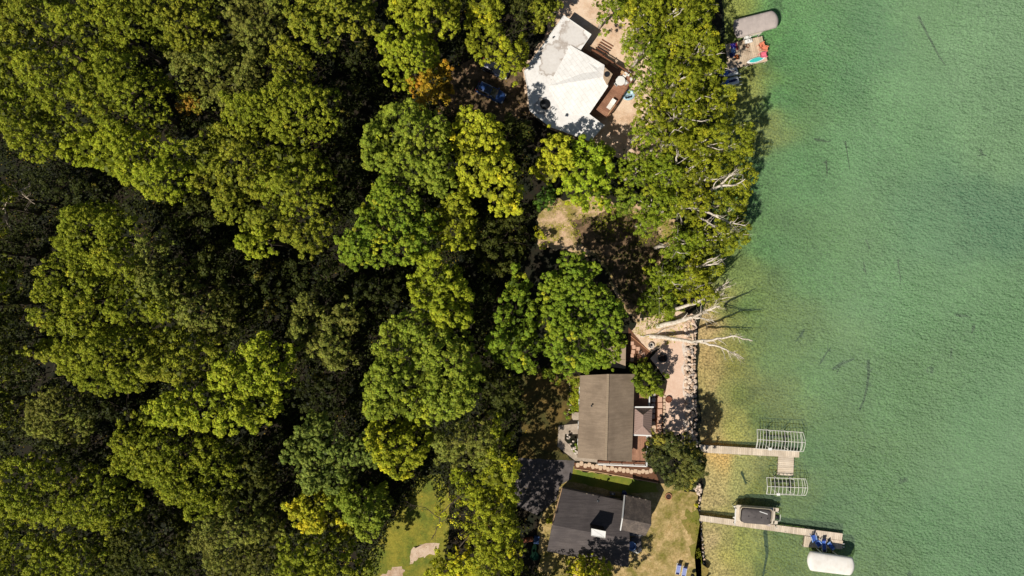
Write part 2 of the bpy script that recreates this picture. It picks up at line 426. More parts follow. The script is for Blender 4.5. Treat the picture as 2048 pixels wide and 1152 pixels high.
def make_crown(parent, poly, zt, zb, pal, style, seed, lump=1.0):
    rng = np.random.default_rng(seed)
    dens, pr, nl, (s0, s1), flat, up = STYLE[style]
    kv = float(rng.uniform(.84, 1.26)); pr *= kv; dens /= kv ** 1.7; s0 *= kv ** .6; s1 *= kv ** .6; kl = float(rng.uniform(.8, 1.35))
    xs = [p[0] for p in poly]; ys = [p[1] for p in poly]
    area = (max(xs) - min(xs)) * (max(ys) - min(ys)); n = int(area * dens * 1.25)
    x = rng.uniform(min(xs), max(xs), n); y = rng.uniform(min(ys), max(ys), n)
    ed = edge_dist(poly, x, y); ins = inside(poly, x, y)
    sd = np.where(ins, ed, -ed) + (vnoise(x, y, 1.3, seed) - 0.5) * 1.7 + (vnoise(x, y, 0.6, seed + 5) - 0.5) * 0.7
    k = sd > 0.12
    x, y, sd = x[k], y[k], sd[k]
    R = max(0.8, min(3.4, sd.max() if len(sd) else 1))
    u = np.clip(sd / R, 0, 1); dome = np.sqrt(1 - (1 - u) ** 2)
    lob = vnoise(x, y, 2.3 * kl, seed + 11); lob2 = vnoise(x, y, 1.1 * kl, seed + 17)
    H = zt - zb
    z = zb + H * dome * (0.74 + 0.26 * vnoise(x, y, 4.0, seed + 3)) + ((lob - 0.5) * 3.4 + (lob2 - 0.5) * 1.6) * lump
    gap = (lob * 0.6 + lob2 * 0.4 < (0.42 if style == 'oak' else 0.39))
    z = z - gap * rng.uniform(1.2, 3.4, len(z)) * lump * min(1, H / 6)
    z = np.maximum(z, zb - 0.6)
    z = z + rng.normal(0, .36, len(z)) * lump
    m = len(x)
    # lower and inner foliage so the crown also has sides and an inside
    j = rng.random(m) < 0.35
    zl = zb + (z[j] - zb) * rng.random(j.sum())
    x = np.r_[x, x[j]]; y = np.r_[y, y[j]]; z = np.r_[z, zl]; sd = np.r_[sd, sd[j]]
    m = len(x)
    a, b, c, share = PALL[pal]
    f = np.clip(vnoise(x, y, 2.0, seed + 23) * 1.2 - 0.1 + rng.normal(0, 0.22, m), 0, 1)[:, None]
    pc = a * (1 - f) + b * f
    acc = (vnoise(x, y, 1.6, seed + 31) + rng.normal(0, 0.06, m)) > (1 - share * 1.7)
    pc[acc] = c
    pc = pc * rng.uniform(0.78, 1.16, m)[:, None]
    r = pr * rng.uniform(0.65, 1.25, m)
    tot = m * nl
    pi = np.repeat(np.arange(m), nl)
    d = rng.normal(size=(tot, 3)); d /= np.linalg.norm(d, axis=1, keepdims=True)
    flip = (d[:, 2] < -0.25); d[flip, 2] *= -1
    rad = r[pi] * rng.uniform(0.55, 1.05, tot)
    cen = np.stack([x[pi], y[pi], z[pi]], 1) + d * rad[:, None] * np.array([1, 1, flat])
    nor = d + rng.normal(0, 0.26, (tot, 3)) + np.array([0, 0, up])
    lc = pc[pi] * rng.uniform(0.72, 1.25, tot)[:, None] * rng.uniform(0.92, 1.08, (tot, 3))
    szs = rng.uniform(s0, s1, tot)
    if style not in ('thin',):      # added big inner leaves, coloured dark as shade, that close the crown
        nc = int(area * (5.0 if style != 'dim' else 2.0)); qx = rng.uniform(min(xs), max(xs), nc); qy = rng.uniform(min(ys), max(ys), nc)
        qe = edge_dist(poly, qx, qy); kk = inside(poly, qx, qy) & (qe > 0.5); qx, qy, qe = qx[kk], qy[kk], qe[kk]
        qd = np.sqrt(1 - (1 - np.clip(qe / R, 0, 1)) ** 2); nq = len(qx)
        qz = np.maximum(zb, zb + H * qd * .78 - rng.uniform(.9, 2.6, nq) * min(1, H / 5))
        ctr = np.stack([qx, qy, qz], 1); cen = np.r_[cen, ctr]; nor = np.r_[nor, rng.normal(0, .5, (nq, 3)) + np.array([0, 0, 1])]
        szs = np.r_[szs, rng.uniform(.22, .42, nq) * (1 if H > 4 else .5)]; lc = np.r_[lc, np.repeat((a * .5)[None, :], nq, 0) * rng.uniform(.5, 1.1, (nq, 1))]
    LEAFN[0] += len(cen)
    return leaf_mesh('crown', cen, nor, szs, lc, rng, parent)

def limb(mb, a, d, L, r, rng, depth=0, curl=0.25, kids=3, n=5, ratio=0.55):
    """a branching limb: a crooked tapering tube with side limbs"""
    a = Vector(a); d = Vector(d).normalized(); ps = [a.copy()]; rs = [r]; seg = 5
    for i in range(seg):
        d = (d + Vector((rng.uniform(-curl, curl), rng.uniform(-curl, curl), rng.uniform(-curl, curl) * 0.6))).normalized()
        ps.append(ps[-1] + d * L / seg); rs.append(r * (1 - 0.8 * (i + 1) / seg))
    mb.tube(ps, rs, n)
    if depth > 0:
        for k in range(kids):
            i = rng.randint(1, seg - 1); q = (ps[i + 1] - ps[i]).normalized()
            v = (q + Vector((rng.uniform(-1, 1), rng.uniform(-1, 1), rng.uniform(-0.4, 0.6))) * 0.85).normalized()
            limb(mb, ps[i], v, L * rng.uniform(0.35, 0.6), max(0.012, rs[i] * ratio), rng, depth - 1, curl, kids, max(4, n - 1), ratio)

TREES = []
def tree(label, pal, zt, zb, outline, style='maple', name='forest_tree', cat='tree', group=None, bark='bark', lean=(0, 0), lump=1.0, limbs=5, r0=None, poke=0):
    seed = 100 + len(TREES) * 37; rng = random.Random(seed)
    zr = zb + 0.65 * (zt - zb)
    poly = w2(pts(outline) if isinstance(outline, str) else outline, zr)
    if name == 'forest_tree':
        gx = sum(p[0] for p in poly) / len(poly); gy = sum(p[1] for p in poly) / len(poly)
        g = 1.06 if style == 'oak' else 1.0; poly = [(gx + (p[0] - gx) * g, gy + (p[1] - gy) * g) for p in poly]
    cx = sum(p[0] for p in poly) / len(poly); cy = sum(p[1] for p in poly) / len(poly)
    base = (cx - lean[0], cy - lean[1], 0.8)
    root = thing(name, label, cat, base, 0, group)
    tb = MB(); H = zt - 0.8; r = r0 or (0.05 + 0.017 * H)
    top = (cx, cy, zb + 0.55 * (zt - zb))
    ps = []; rs = []
    for i in range(7):
        t_ = i / 6
        ps.append((base[0] + (top[0] - base[0]) * t_ + rng.uniform(-.15, .15) * (0 < i < 6), base[1] + (top[1] - base[1]) * t_ + rng.uniform(-.15, .15) * (0 < i < 6), 0.6 + (top[2] - 0.6) * t_))
        rs.append(r * (1 - 0.75 * t_) * (1.35 if i == 0 else 1))
    tb.tube(ps, rs, 8)
    R = math.sqrt(max(1.0, abs(sum(poly[i][0] * poly[(i + 1) % len(poly)][1] - poly[(i + 1) % len(poly)][0] * poly[i][1] for i in range(len(poly)))) / 2) / PI)
    for k in range(limbs):
        a = 2 * PI * k / limbs + rng.uniform(-.5, .5); i = rng.randint(3, 5)
        limb(tb, ps[i], (math.cos(a), math.sin(a), rng.uniform(0.35, 0.9)), R * rng.uniform(0.7, 1.0), rs[i] * 0.55, rng, 1, 0.2, 3)
    for k in range(poke):
        a = rng.uniform(-0.9, 0.9); i = rng.randint(2, 5)
        q = (cx + rng.uniform(-.6, .6) * R, cy + rng.uniform(-.6, .6) * R, zb + (zt - zb) * rng.uniform(0.5, 0.8))
        limb(tb, q, (math.cos(a), math.sin(a), rng.uniform(0.2, 0.6)), rng.uniform(0.9, 2.0), rng.uniform(0.035, 0.06), rng, 1, 0.28, 1)
        tb.tube([ps[i], ((ps[i][0] + q[0]) / 2, (ps[i][1] + q[1]) / 2, (ps[i][2] + q[2]) / 2 + 0.3), q], [rs[i] * 0.5, 0.08, 0.06], 5)
    tb.build('trunk', bark, root, True)
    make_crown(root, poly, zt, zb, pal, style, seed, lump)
    TREES.append(root)
    return root

def circ(px, py, rx, ry=None, n=11, seed=1, amp=0.22):
    r = random.Random(seed * 13 + int(px)); ry = ry or rx
    return [(px + rx * (1 + r.uniform(-amp, amp)) * math.cos(2 * PI * k / n), py + ry * (1 + r.uniform(-amp, amp)) * math.sin(2 * PI * k / n)) for k in range(n)]
# ================================================================== SETTING
SHORE = [(1440, -2000), (1440, 0), (1444, 60), (1438, 150), (1426, 250), (1420, 400), (1420, 500), (1410, 580), (1394, 640), (1391, 700), (1393, 800), (1394, 870),
         (1400, 920), (1404, 970), (1399, 1000), (1394, 1030), (1398, 1070), (1403, 1110), (1410, 1152), (1416, 1300), (1416, 3200)]
_sy = np.array([(576 - p[1]) / S for p in SHORE])[::-1]; _sx = np.array([(p[0] - 1024) / S for p in SHORE])[::-1]
def shore_x(y):
    return np.interp(y, _sy, _sx) + (vnoise(y, y * 0, 1.6, 4) - 0.5) * 0.5

def grid_mesh(name, X, Y, Z, m):
    ny, nx = X.shape
    me = bpy.data.meshes.new(name)
    co = np.stack([X, Y, Z], -1).reshape(-1, 3).astype(np.float32)
    i = np.arange(ny - 1)[:, None] * nx + np.arange(nx - 1)[None, :]
    q = np.stack([i, i + 1, i + nx + 1, i + nx], -1).reshape(-1, 4).astype(np.int32); n = len(q)
    me.vertices.add(len(co)); me.vertices.foreach_set('co', co.ravel())
    me.loops.add(4 * n); me.loops.foreach_set('vertex_index', q.ravel())
    me.polygons.add(n); me.polygons.foreach_set('loop_start', np.arange(0, 4 * n, 4, dtype=np.int32))
    me.update(calc_edges=True); me.polygons.foreach_set('use_smooth', [True] * n)
    me.materials.append(m)
    o = bpy.data.objects.new(name, me); COL.objects.link(o); tag(o, kind='structure')
    return o
yy = np.r_[-600, -300, -150, -90, np.arange(-60, 60.1, 0.4), 90, 150, 300, 600].astype(float)
off = np.array([-600, -300, -120, -60, -30, -15, -8, -4, -2.4, -1.5, -1.0, -0.6, -0.25, 0.0, 0.5, 1.2])
zo = np.array([.8, .8, .8, .8, .8, .8, .8, .8, .8, .74, .6, .38, .12, -.03, -.3, -.8])
sx = shore_x(yy)
X = sx[:, None] + off[None, :]; Y = np.repeat(yy[:, None], len(off), 1); Z = np.repeat(zo[None, :], len(yy), 0)
grid_mesh('ground', X, Y, Z, MT['forest_floor'])

# lake bed: sand near the shore, weed beds and marl further out; colours are mixed from points along the shore
BEDC = """1398,650,160,142,92 1425,700,154,136,84 1435,760,146,132,80 1418,840,154,140,86 1400,1000,160,144,98 1432,1000,154,142,90 1425,960,152,142,88 1415,1090,160,146,98 1450,690,136,132,70 1456,780,128,128,68
1436,1140,152,142,86 1455,1020,146,140,78 1460,1090,144,140,78 1480,720,122,124,64 1484,790,104,116,60 1470,860,148,152,92 1500,935,146,146,80 1500,1085,140,148,84 1535,1130,112,124,62 1480,1130,148,144,74
1565,1120,104,122,62 1590,1040,92,118,70 1450,600,128,134,82 1470,540,106,128,80 1480,645,110,124,72 1505,690,104,126,76 1500,620,98,126,76 1550,500,84,126,86 1530,350,84,124,84 1525,250,124,136,78 1500,165,130,140,78
1470,20,124,136,76 1455,90,100,114,64 1560,200,80,130,82 1600,100,86,140,92 1700,80,100,152,108 1800,200,114,166,122 1950,100,132,178,142 2000,300,132,178,140 1900,420,92,144,112
2010,430,70,128,104 1970,402,76,130,106 1750,300,108,160,118 1620,350,92,142,98 1650,550,94,140,94 1800,600,108,160,114 2000,600,108,160,114 1560,700,102,130,80 1650,750,102,142,92
1800,800,108,152,106 2000,850,102,152,108 1640,900,86,124,78 1750,1000,98,142,94 1900,1050,96,148,102 2040,1120,90,142,100 1680,1030,82,120,76 1740,60,86,140,98 1720,130,90,142,102 1560,10,96,148,98
1530,60,80,130,80 1860,20,116,164,120 1540,1010,100,118,64 1480,960,140,140,80 1530,960,120,128,66 1520,850,96,114,62 1440,900,176,150,86"""
bc = np.array([[float(v) for v in q.split(',')] for q in BEDC.split()])
bx, by = (bc[:, 0] - 1024) / S, (576 - bc[:, 1]) / S
bcol = np.array([lin((c[0], c[1] * (.94 if c[1] > c[0] else .97), c[2] * (.85 if c[1] > c[0] else 1.08))) for c in bc[:, 2:]])
ox = np.r_[np.arange(-1.5, 54, 0.75), 60, 80, 120, 200, 350, 600]
yb = np.r_[-600, -300, -150, -90, np.arange(-60, 60.1, 0.75), 90, 150, 300, 600].astype(float)
sxb = shore_x(yb); X = sxb[:, None] + ox[None, :]; Y = np.repeat(yb[:, None], len(ox), 1)
dep = np.interp(ox, [-1.5, 0, 0.4, 4, 12, 25, 60, 600], [-.5, -.28, -.34, -.5, -.8, -1.2, -1.9, -4])
Z = np.repeat(dep[None, :], len(yb), 0) + (vnoise(X, Y, 4.0, 9) - 0.5) * 0.12
lb = grid_mesh('lake_bed', X, Y, Z, None)
xr, yr = X.ravel(), Y.ravel()
jx = xr + (vnoise(xr, yr, 3.0, 51) - 0.5) * 3.2; jy = yr + (vnoise(xr, yr, 3.0, 52) - 0.5) * 3.2
w = 1.0 / ((jx[:, None] - bx[None, :]) ** 2 + (jy[:, None] - by[None, :]) ** 2 + 0.8) ** 1.9
w /= w.sum(1, keepdims=True)
cc = np.ones((len(xr), 4), np.float32); cc[:, :3] = w @ bcol
weed = np.clip((vnoise(xr, yr, 2.6, 61) * 0.6 + vnoise(xr, yr, 1.2, 62) * 0.4 - 0.56) * 4, 0, 1) * np.clip(1 - np.abs((X - sxb[:, None]).ravel() - 9) / 9, 0, 1)
cc[:, :3] *= (1 - 0.42 * weed)[:, None]
at = lb.data.attributes.new('Col', 'FLOAT_COLOR', 'POINT'); at.data.foreach_set('color', cc.ravel())
t = NT('lake_bed'); a_ = t.n('Attribute', attribute_name='Col')
mo = t.ramp(t.noise(3.6, 4, 0.65), [(0.36, 0.5), (0.5, 0.98), (0.64, 1.55)])  # bed mottle, with light and dark of the ripples put into the colour
mo2 = t.ramp(t.noise(0.16, 5, 0.6), [(0.3, 0.86), (0.7, 1.12)])
c = t.mix(1.0, t.mix(1.0, a_.outputs['Color'], mo, 'MULTIPLY'), mo2, 'MULTIPLY')
c = t.mix(1.0, c, 1.4, 'MULTIPLY')
lb.data.materials.clear(); lb.data.materials.append(t.pbr(c, 0.95, 0, None, 0.0))

# water surface: clear sheet with a little suspended marl, rippled
X2 = sxb[:, None] + np.r_[-0.6, 0, 1, 2, 4, 7, 11, 16, 24, 35, 60, 150, 600][None, :]
Y2 = np.repeat(yb[:, None], X2.shape[1], 1)
wt = grid_mesh('water', X2, Y2, X2 * 0, None)
tv = np.interp((X2 - sxb[:, None]).ravel(), [0, 4, 10, 25, 60], [0.03, 0.10, 0.28, 0.48, 0.58])
at = wt.data.attributes.new('turb', 'FLOAT', 'POINT'); at.data.foreach_set('value', tv.astype(np.float32))
t = NT('water'); a_ = t.n('Attribute', attribute_name='turb')
mp = t.n('Mapping'); mp.inputs['Scale'].default_value = (1.0, 1.5, 1.0); mp.inputs['Rotation'].default_value = (0, 0, 0.42); t.l(t.pos(), mp.inputs['Vector'])
r1 = t.noise(2.1, 3, 0.55, mp.outputs[0]); r2 = t.noise(0.55, 3, 0.5, mp.outputs[0])
h = t.math('ADD', r1, t.math('MULTIPLY', r2, 1.2))
nm = t.bump(h, 1.0, 0.9); wind = t.noise(0.045, 3, 0.55); t.l(t.ramp(wind, [(0.34, 0.5), (0.64, 0.95)]), nm.node.inputs['Strength'])
df = t.n('BsdfDiffuse'); df.inputs['Color'].default_value = (0.24, 0.36, 0.205, 1); t.l(t.mix(t.ramp(t.noise(0.03, 4, 0.6), [(0.36, 0.0), (0.64, 1.0)]), (0.232, 0.352, 0.208), (0.254, 0.374, 0.228)), df.inputs['Color']); t.l(nm, df.inputs['Normal'])
tp = t.n('BsdfTransparent'); tp.inputs['Color'].default_value = (0.97, 0.98, 0.96, 1)
m1 = t.n('MixShader'); t.l(a_.outputs['Fac'], m1.inputs[0]); t.l(tp.outputs[0], m1.inputs[1]); t.l(df.outputs[0], m1.inputs[2])
nm2 = t.bump(h, 0.5, 0.2)
gl = t.n('BsdfGlossy'); gl.inputs['Roughness'].default_value = 0.12; t.l(nm2, gl.inputs['Normal'])
fr = t.n('Fresnel'); fr.inputs['IOR'].default_value = 1.33; t.l(nm2, fr.inputs['Normal'])
m2 = t.n('MixShader'); t.l(fr.outputs[0], m2.inputs[0]); t.l(m1.outputs[0], m2.inputs[1]); t.l(gl.outputs[0], m2.inputs[2])
t.l(m2.outputs[0], t.out.inputs['Surface'])
wt.data.materials.clear(); wt.data.materials.append(t.m)

LAYER = [0]
def sheet(name, outline, m, z=None, rough=0.5, step=0.35, seed=3):
    """a patch of ground cover with a ragged natural edge"""
    LAYER[0] += 1
    z = z if z is not None else 0.8 + 0.004 * LAYER[0]
    poly = w2(pts(outline), 0.8); out = []
    for i in range(len(poly)):
        a, b = poly[i], poly[(i + 1) % len(poly)]; L = math.hypot(b[0] - a[0], b[1] - a[1]); n = max(1, int(L / step))
        for k in range(n): out.append((a[0] + (b[0] - a[0]) * k / n, a[1] + (b[1] - a[1]) * k / n))
    if rough:
        o = np.array(out); dx = (vnoise(o[:, 0], o[:, 1], 1.4, seed) - 0.5) * 1.6 + (vnoise(o[:, 0], o[:, 1], 0.5, seed + 1) - 0.5) * 0.9
        dy = (vnoise(o[:, 0], o[:, 1], 1.4, seed + 2) - 0.5) * 1.6 + (vnoise(o[:, 0], o[:, 1], 0.5, seed + 3) - 0.5) * 0.9
        out = [tuple(v) for v in np.stack([o[:, 0] + dx * rough, o[:, 1] + dy * rough], 1)]
    a = sum(out[i][0] * out[(i + 1) % len(out)][1] - out[(i + 1) % len(out)][0] * out[i][1] for i in range(len(out)))
    if a < 0: out = out[::-1]
    mb = MB(); mb.add([(x, y, z) for x, y in out], [tuple(range(len(out)))])
    return tag(mb.build(name, m), kind='structure')

sheet('dirt_ground', "868,225 905,140 960,108 1046,140 1062,228 1000,245 925,245", 'dirt')
sheet('sand', "1145,-60 1215,-60 1245,20 1275,60 1310,120 1320,200 1335,260 1345,330 1262,320 1180,295 1062,228 1042,140 1085,85 1105,20", 'sand')
sheet('clearing', "1078,430 1100,395 1180,395 1280,410 1350,445 1352,490 1322,530 1300,600 1275,650 1238,605 1198,520 1130,500 1078,495", 'dry_clearing')
sheet('clearing_soil', "1140,440 1230,420 1310,440 1330,500 1300,590 1272,640 1240,600 1205,520 1150,480", 'dirt')
sheet('lawn', "725,1200 730,1120 770,1060 820,985 838,950 885,950 905,1000 890,1100 860,1200", 'lawn_yellow')
sheet('gravel_path', "822,1105 836,1092 858,1085 874,1089 868,1108 850,1119 838,1120 826,1132 814,1127", 'gravel', rough=1.0)
sheet('gravel_path', "760,1210 764,1150 782,1133 800,1130 808,1150 802,1210", 'gravel', rough=1.0)
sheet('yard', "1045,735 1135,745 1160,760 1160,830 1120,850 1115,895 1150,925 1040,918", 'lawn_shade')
sheet('lawn', "1146,937 1314,964 1392,985 1389,1030 1394,1090 1404,1160 1406,1300 1085,1300 1078,1060 1100,985 1125,962", 'lawn_straw')
sheet('lawn', "1148,939 1310,965 1318,985 1240,985 1135,962", 'lawn_green', rough=0.2)
sheet('lawn', "1374,1018 1390,1012 1391,1030 1396,1090 1407,1160 1409,1300 1388,1300 1394,1152 1382,1090 1370,1050", 'lawn_lush', rough=1.1)
sheet('driveway', "1030,915 1090,918 1151,922 1142,958 1122,968 1112,1000 1075,1030 1030,1010", 'asphalt', rough=0.15)
sheet('concrete_path', "1117,851 1158,847 1158,868 1130,868 1129,880 1142,894 1156,912 1196,919 1196,925 1150,921 1134,908 1115,893", 'concrete', rough=0.0)
sheet('mulch_bed', "1149,926 1196,930 1296,934 1308,938 1318,966 1238,951 1149,938", 'mulch', rough=0.1)
sheet('shore_scrub', "1262,665 1275,640 1330,620 1385,628 1388,690 1330,700 1300,704", 'scrub_sand', rough=0.4)
sheet('mulch_bed', "1257,655 1302,706 1290,728 1252,724", 'mulch', rough=0.1)
sheet('patio', "1300,716 1330,690 1374,672 1370,720 1372,800 1374,888 1326,888 1326,800 1334,760", 'pink_pavers', rough=0.15)
sheet('white_gravel', "1365,690 1374,676 1376,800 1378,880 1368,880 1366,800", 'white_gravel', rough=0.3)
sheet('garden_bed', "1134,757 1164,752 1160,826 1140,824 1146,800 1141,775", 'lawn_lush', rough=.3)
sheet('flagstone_bed', "1298,780 1328,780 1330,890 1298,890", 'mulch', rough=0.2)

# ================================================================== LIGHT, SKY, CAMERA
sun_el = math.atan(1 / math.hypot(0.53, 0.53))
W = bpy.data.worlds.new('World'); SC.world = W; W.use_nodes = True
wn = W.node_tree; bg = wn.nodes.get('Background') or wn.nodes.new('ShaderNodeBackground')
sky = wn.nodes.new('ShaderNodeTexSky'); sky.sky_type = 'NISHITA'; sky.sun_disc = False
sky.sun_elevation = sun_el; sky.sun_rotation = math.radians(225); sky.air_density = 1.0; sky.dust_density = 0.6
wn.links.new(sky.outputs[0], bg.inputs['Color']); bg.inputs['Strength'].default_value = 0.046
sl = bpy.data.lights.new('sun', 'SUN'); sl.energy = 4.9; sl.angle = math.radians(0.5); sl.color = (1.0, 0.95, 0.87)
so = bpy.data.objects.new('sun', sl); COL.objects.link(so); so.location = (-40, -40, 90)
so.rotation_euler = Vector((0.53, 0.53, -1)).to_track_quat('-Z', 'Y').to_euler()
cam = bpy.data.cameras.new('camera'); cam.sensor_width = 36; cam.lens = 36 * CZ / (2048 / S); cam.clip_end = 3000; cam.clip_start = 1
co_ = bpy.data.objects.new('camera', cam); COL.objects.link(co_); co_.location = (0, 0, CZ); SC.camera = co_
SC.view_settings.view_transform = 'Standard'; SC.view_settings.look = 'None'; SC.view_settings.exposure = 0
SC.render.engine = 'CYCLES'; SC.cycles.max_bounces = 6; SC.cycles.transparent_max_bounces = 12
SC.cycles.use_denoising = True
# ================================================================== HOUSES
def poly3(s, z):   # "x,y[,z] ..." photo outline to 3d points
    out = []
    for q in s.split():
        v = [float(a) for a in q.split(',')]; out.append(P(v[0], v[1], v[2] if len(v) > 2 else z))
    return out
def ccw(p):
    a = sum(p[i][0] * p[(i + 1) % len(p)][1] - p[(i + 1) % len(p)][0] * p[i][1] for i in range(len(p)))
    return p if a > 0 else p[::-1]
def roof_part(name, s, z, th, m, parent):
    mb = MB(); mb.slab(ccw(poly3(s, z)), th); return mb.build(name, m, parent)
def shrink(poly, d):
    cx = sum(p[0] for p in poly) / len(poly); cy = sum(p[1] for p in poly) / len(poly)
    return [(p[0] + (cx - p[0]) * d / max(0.1, math.hypot(cx - p[0], cy - p[1])), p[1] + (cy - p[1]) * d / max(0.1, math.hypot(cx - p[0], cy - p[1]))) for p in poly]
def window(mbp, root, a, b, z0, z1, out, label=None):
    """framed window on a wall between xy points a, b, pushed out along out"""
    f = MB(); a = Vector((*a, 0)); b = Vector((*b, 0)); o = Vector((*out, 0))
    for (p, q) in ((a, b),):
        f.beam((p.x + o.x * .04, p.y + o.y * .04, z0), (q.x + o.x * .04, q.y + o.y * .04, z0), .08, .08)
        f.beam((p.x + o.x * .04, p.y + o.y * .04, z1), (q.x + o.x * .04, q.y + o.y * .04, z1), .08, .08)
        for r in (p, q, (p + q) / 2): f.beam((r.x + o.x * .04, r.y + o.y * .04, z0 + .04), (r.x + o.x * .04, r.y + o.y * .04, z1 - .04), .08, .08)
    w = f.build('window', 'white_paint', root)
    g = MB(); g.beam((a.x + o.x * .015, a.y + o.y * .015, (z0 + z1) / 2), (b.x + o.x * .015, b.y + o.y * .015, (z0 + z1) / 2), .02, z1 - z0 - .05)
    g.build('pane', 'car_glass', w); return w

# ---- the white roofed house
h1 = thing('house', 'house with a large white many-sided roof stained grey in patches, ringed by sand', 'house', P(1130, 150, .8))
flat = "1127.6,31.3 1182.3,69 1161.5,99 1140.6,89.8 1097,172 1127.6,229 1178.4,227.9 1208.3,250 1181,282.5 1099,252.6 1060,221.4 1053.4,166.7 1048.2,143.2"
roof1 = roof_part('roof', flat, 4.4, .3, 'membrane_roof', h1)
mb = MB()
for s in ("1140.6,89.8,4.45 1209,130,5.0 1208.6,153.6,5.7 1097,172,4.5", "1208.6,153.6,5.7 1215.6,166.7,5.7 1216,173,5.4 1178.4,227.9,4.6 1127.6,229,4.43 1097,172,4.5"):
    mb.slab(ccw(poly3(s, 4.5)), .32)
ur = mb.build('upper_roof', 'raised_roof', h1)
wl = [P(x, y, 4.0)[:2] for x, y in pts("1127.6,35 1178,69 1159,99 1204,131 1204,154 1210,168 1174,226 1202,250 1179,278 1101,249 1064,219 1058,167 1053,145")]
mb = MB(); mb.prism(wl, .7, [4.08] * len(wl)); mb.build('wall', 'wall_siding', h1)
mb = MB(); ew = [P(x, y, 4.2)[:2] for x, y in pts("1143,93 1205,131 1205,154 1212,168 1175,225 1130,225 1102,172")]
mb.prism(ew, 4.105, 4.13); mb.build('upper_wall', 'wall_siding', h1)
ch = MB(); cp = [P(x, y, 6.4)[:2] for x, y in pts("1210,134.5 1225.3,148 1215.8,167 1207.5,153")]
ch.prism(cp, .8, 6.4); chim = ch.build('chimney', 'chimney_stone', h1)
c = P(1214, 148.5, 6.4); mb = MB(); mb.lathe((c[0], c[1], 6.38), [(.42, 0), (.42, .12), (.3, .12), (.3, .03), (.02, .03)], 14); mb.build('flue', 'dark_metal', chim)
c = P(1090, 209, 4.4); mb = MB(); mb.lathe((c[0], c[1], 4.38), [(.78, 0), (.78, .18), (.66, .25), (.5, .42), (.2, .55), (.02, .58)], 18); mb.build('skylight', 'black_plastic', h1, True)
for px, py, hh in ((1106, 76, .5), (1082, 100, .6), (1068, 128, .3)):
    c = P(px, py, 4.4); mb = MB(); mb.lathe((c[0], c[1], 4.38), [(.09, 0), (.09, hh), (.02, hh)], 8); mb.build('vent_pipe', 'dark_metal', h1)
mb = MB(); fl = poly3(flat, 4.4)
edge = [fl[i] for i in (0, 1, 2)]
for a, b in zip(edge, edge[1:]): mb.beam((a[0], a[1], 4.44), (b[0], b[1], 4.44), .1, .08)
e2 = [fl[i] for i in (7, 8, 9, 10, 11, 12, 0)]
for a, b in zip(e2, e2[1:]): mb.beam((a[0], a[1], 4.44), (b[0], b[1], 4.44), .1, .08)
mb.build('fascia', 'white_paint', h1)
window(None, h1, P(1055.5, 158, 3)[:2], P(1057.5, 166, 3)[:2], 1.9, 3.2, (-1, 0))
window(None, h1, P(1070, 227, 3)[:2], P(1086, 239, 3)[:2], 1.9, 3.2, (-.5, -.85))

# deck wrapped around it
d1 = thing('wooden_deck', 'red-brown timber deck with rails wrapped round the lake side of the white roofed house', 'deck', P(1220, 170, .8))
def decking(mb, poly, z, ang, w=.28, gap=.012, th=.05):
    """boards clipped to a polygon, running along angle ang"""
    ca, sa = math.cos(ang), math.sin(ang); q = [(x * ca + y * sa, -x * sa + y * ca) for x, y in poly]
    y0, y1 = min(p[1] for p in q), max(p[1] for p in q); y = y0
    while y < y1:
        ym = y + w / 2; xs = []
        for i in range(len(q)):
            a, b = q[i], q[(i + 1) % len(q)]
            if (a[1] > ym) != (b[1] > ym): xs.append(a[0] + (b[0] - a[0]) * (ym - a[1]) / (b[1] - a[1]))
        xs.sort()
        for a, b in zip(xs[::2], xs[1::2]):
            c = ((a + b) / 2, ym); mb.box((c[0] * ca - c[1] * sa, c[0] * sa + c[1] * ca, z - th / 2 + rnd.uniform(-.004, .004)), (b - a, w - gap, th), ang)
        y += w
DZ = 1.9
dp = w2(pts("1170,96 1256.5,149 1266,161 1216,234 1180,232 1176,226 1215,172 1209,133 1163,107"), DZ)
mb = MB(); decking(mb, dp, DZ, math.atan2(*reversed([a - b for a, b in zip(P(1262, 141, DZ)[:2], P(1176, 88, DZ)[:2])]))); mb.build('decking', 'red_deck', d1)
mb = MB(); mb.prism(shrink(dp, .25), 1.6, DZ - .06); mb.build('frame', 'brown_timber', d1)
rail_pts = poly3("1183,104 1256,149 1265,161 1217,232", DZ)
for seg in range(3):
    a, b = Vector(rail_pts[seg]), Vector(rail_pts[seg + 1]); L = (b - a).length; n = max(1, round(L / 1.6))
    mb = MB()
    for k in range(n + 1):
        p = a.lerp(b, k / n); mb.box((p.x, p.y, DZ + .38), (.11, .11, 1.12 + .6))
    mb.beam(a + Vector((0, 0, 1.0)), b + Vector((0, 0, 1.0)), .15, .05); mb.beam(a + Vector((0, 0, .12)), b + Vector((0, 0, .12)), .05, .08)
    for k in range(int(L / .16)):
        p = a.lerp(b, (k + .5) / int(L / .16)); mb.box((p.x, p.y, DZ + .55), (.04, .04, .86))
    mb.build('railing', 'brown_timber', d1)
st = MB(); a = Vector(P(1191, 103, DZ)); b = Vector(P(1207, 86, 1.0)); side = Vector((math.cos(math.radians(-31)), math.sin(math.radians(-31)), 0))
for k in range(5):
    p = Vector(P(1186.5 + k * 5.0, 94 + k * 0.4, 1.75 - k * .19)); 
for k in range(5):
    t_ = k / 4; c = Vector(P(1189 + 4.0 * k, 100 - 5.0 * k, 1.75 - .2 * k))
    st.box(c + side * .9, (2.1, .15, .06), math.radians(-31))
st.build('stairs', 'brown_timber', d1)
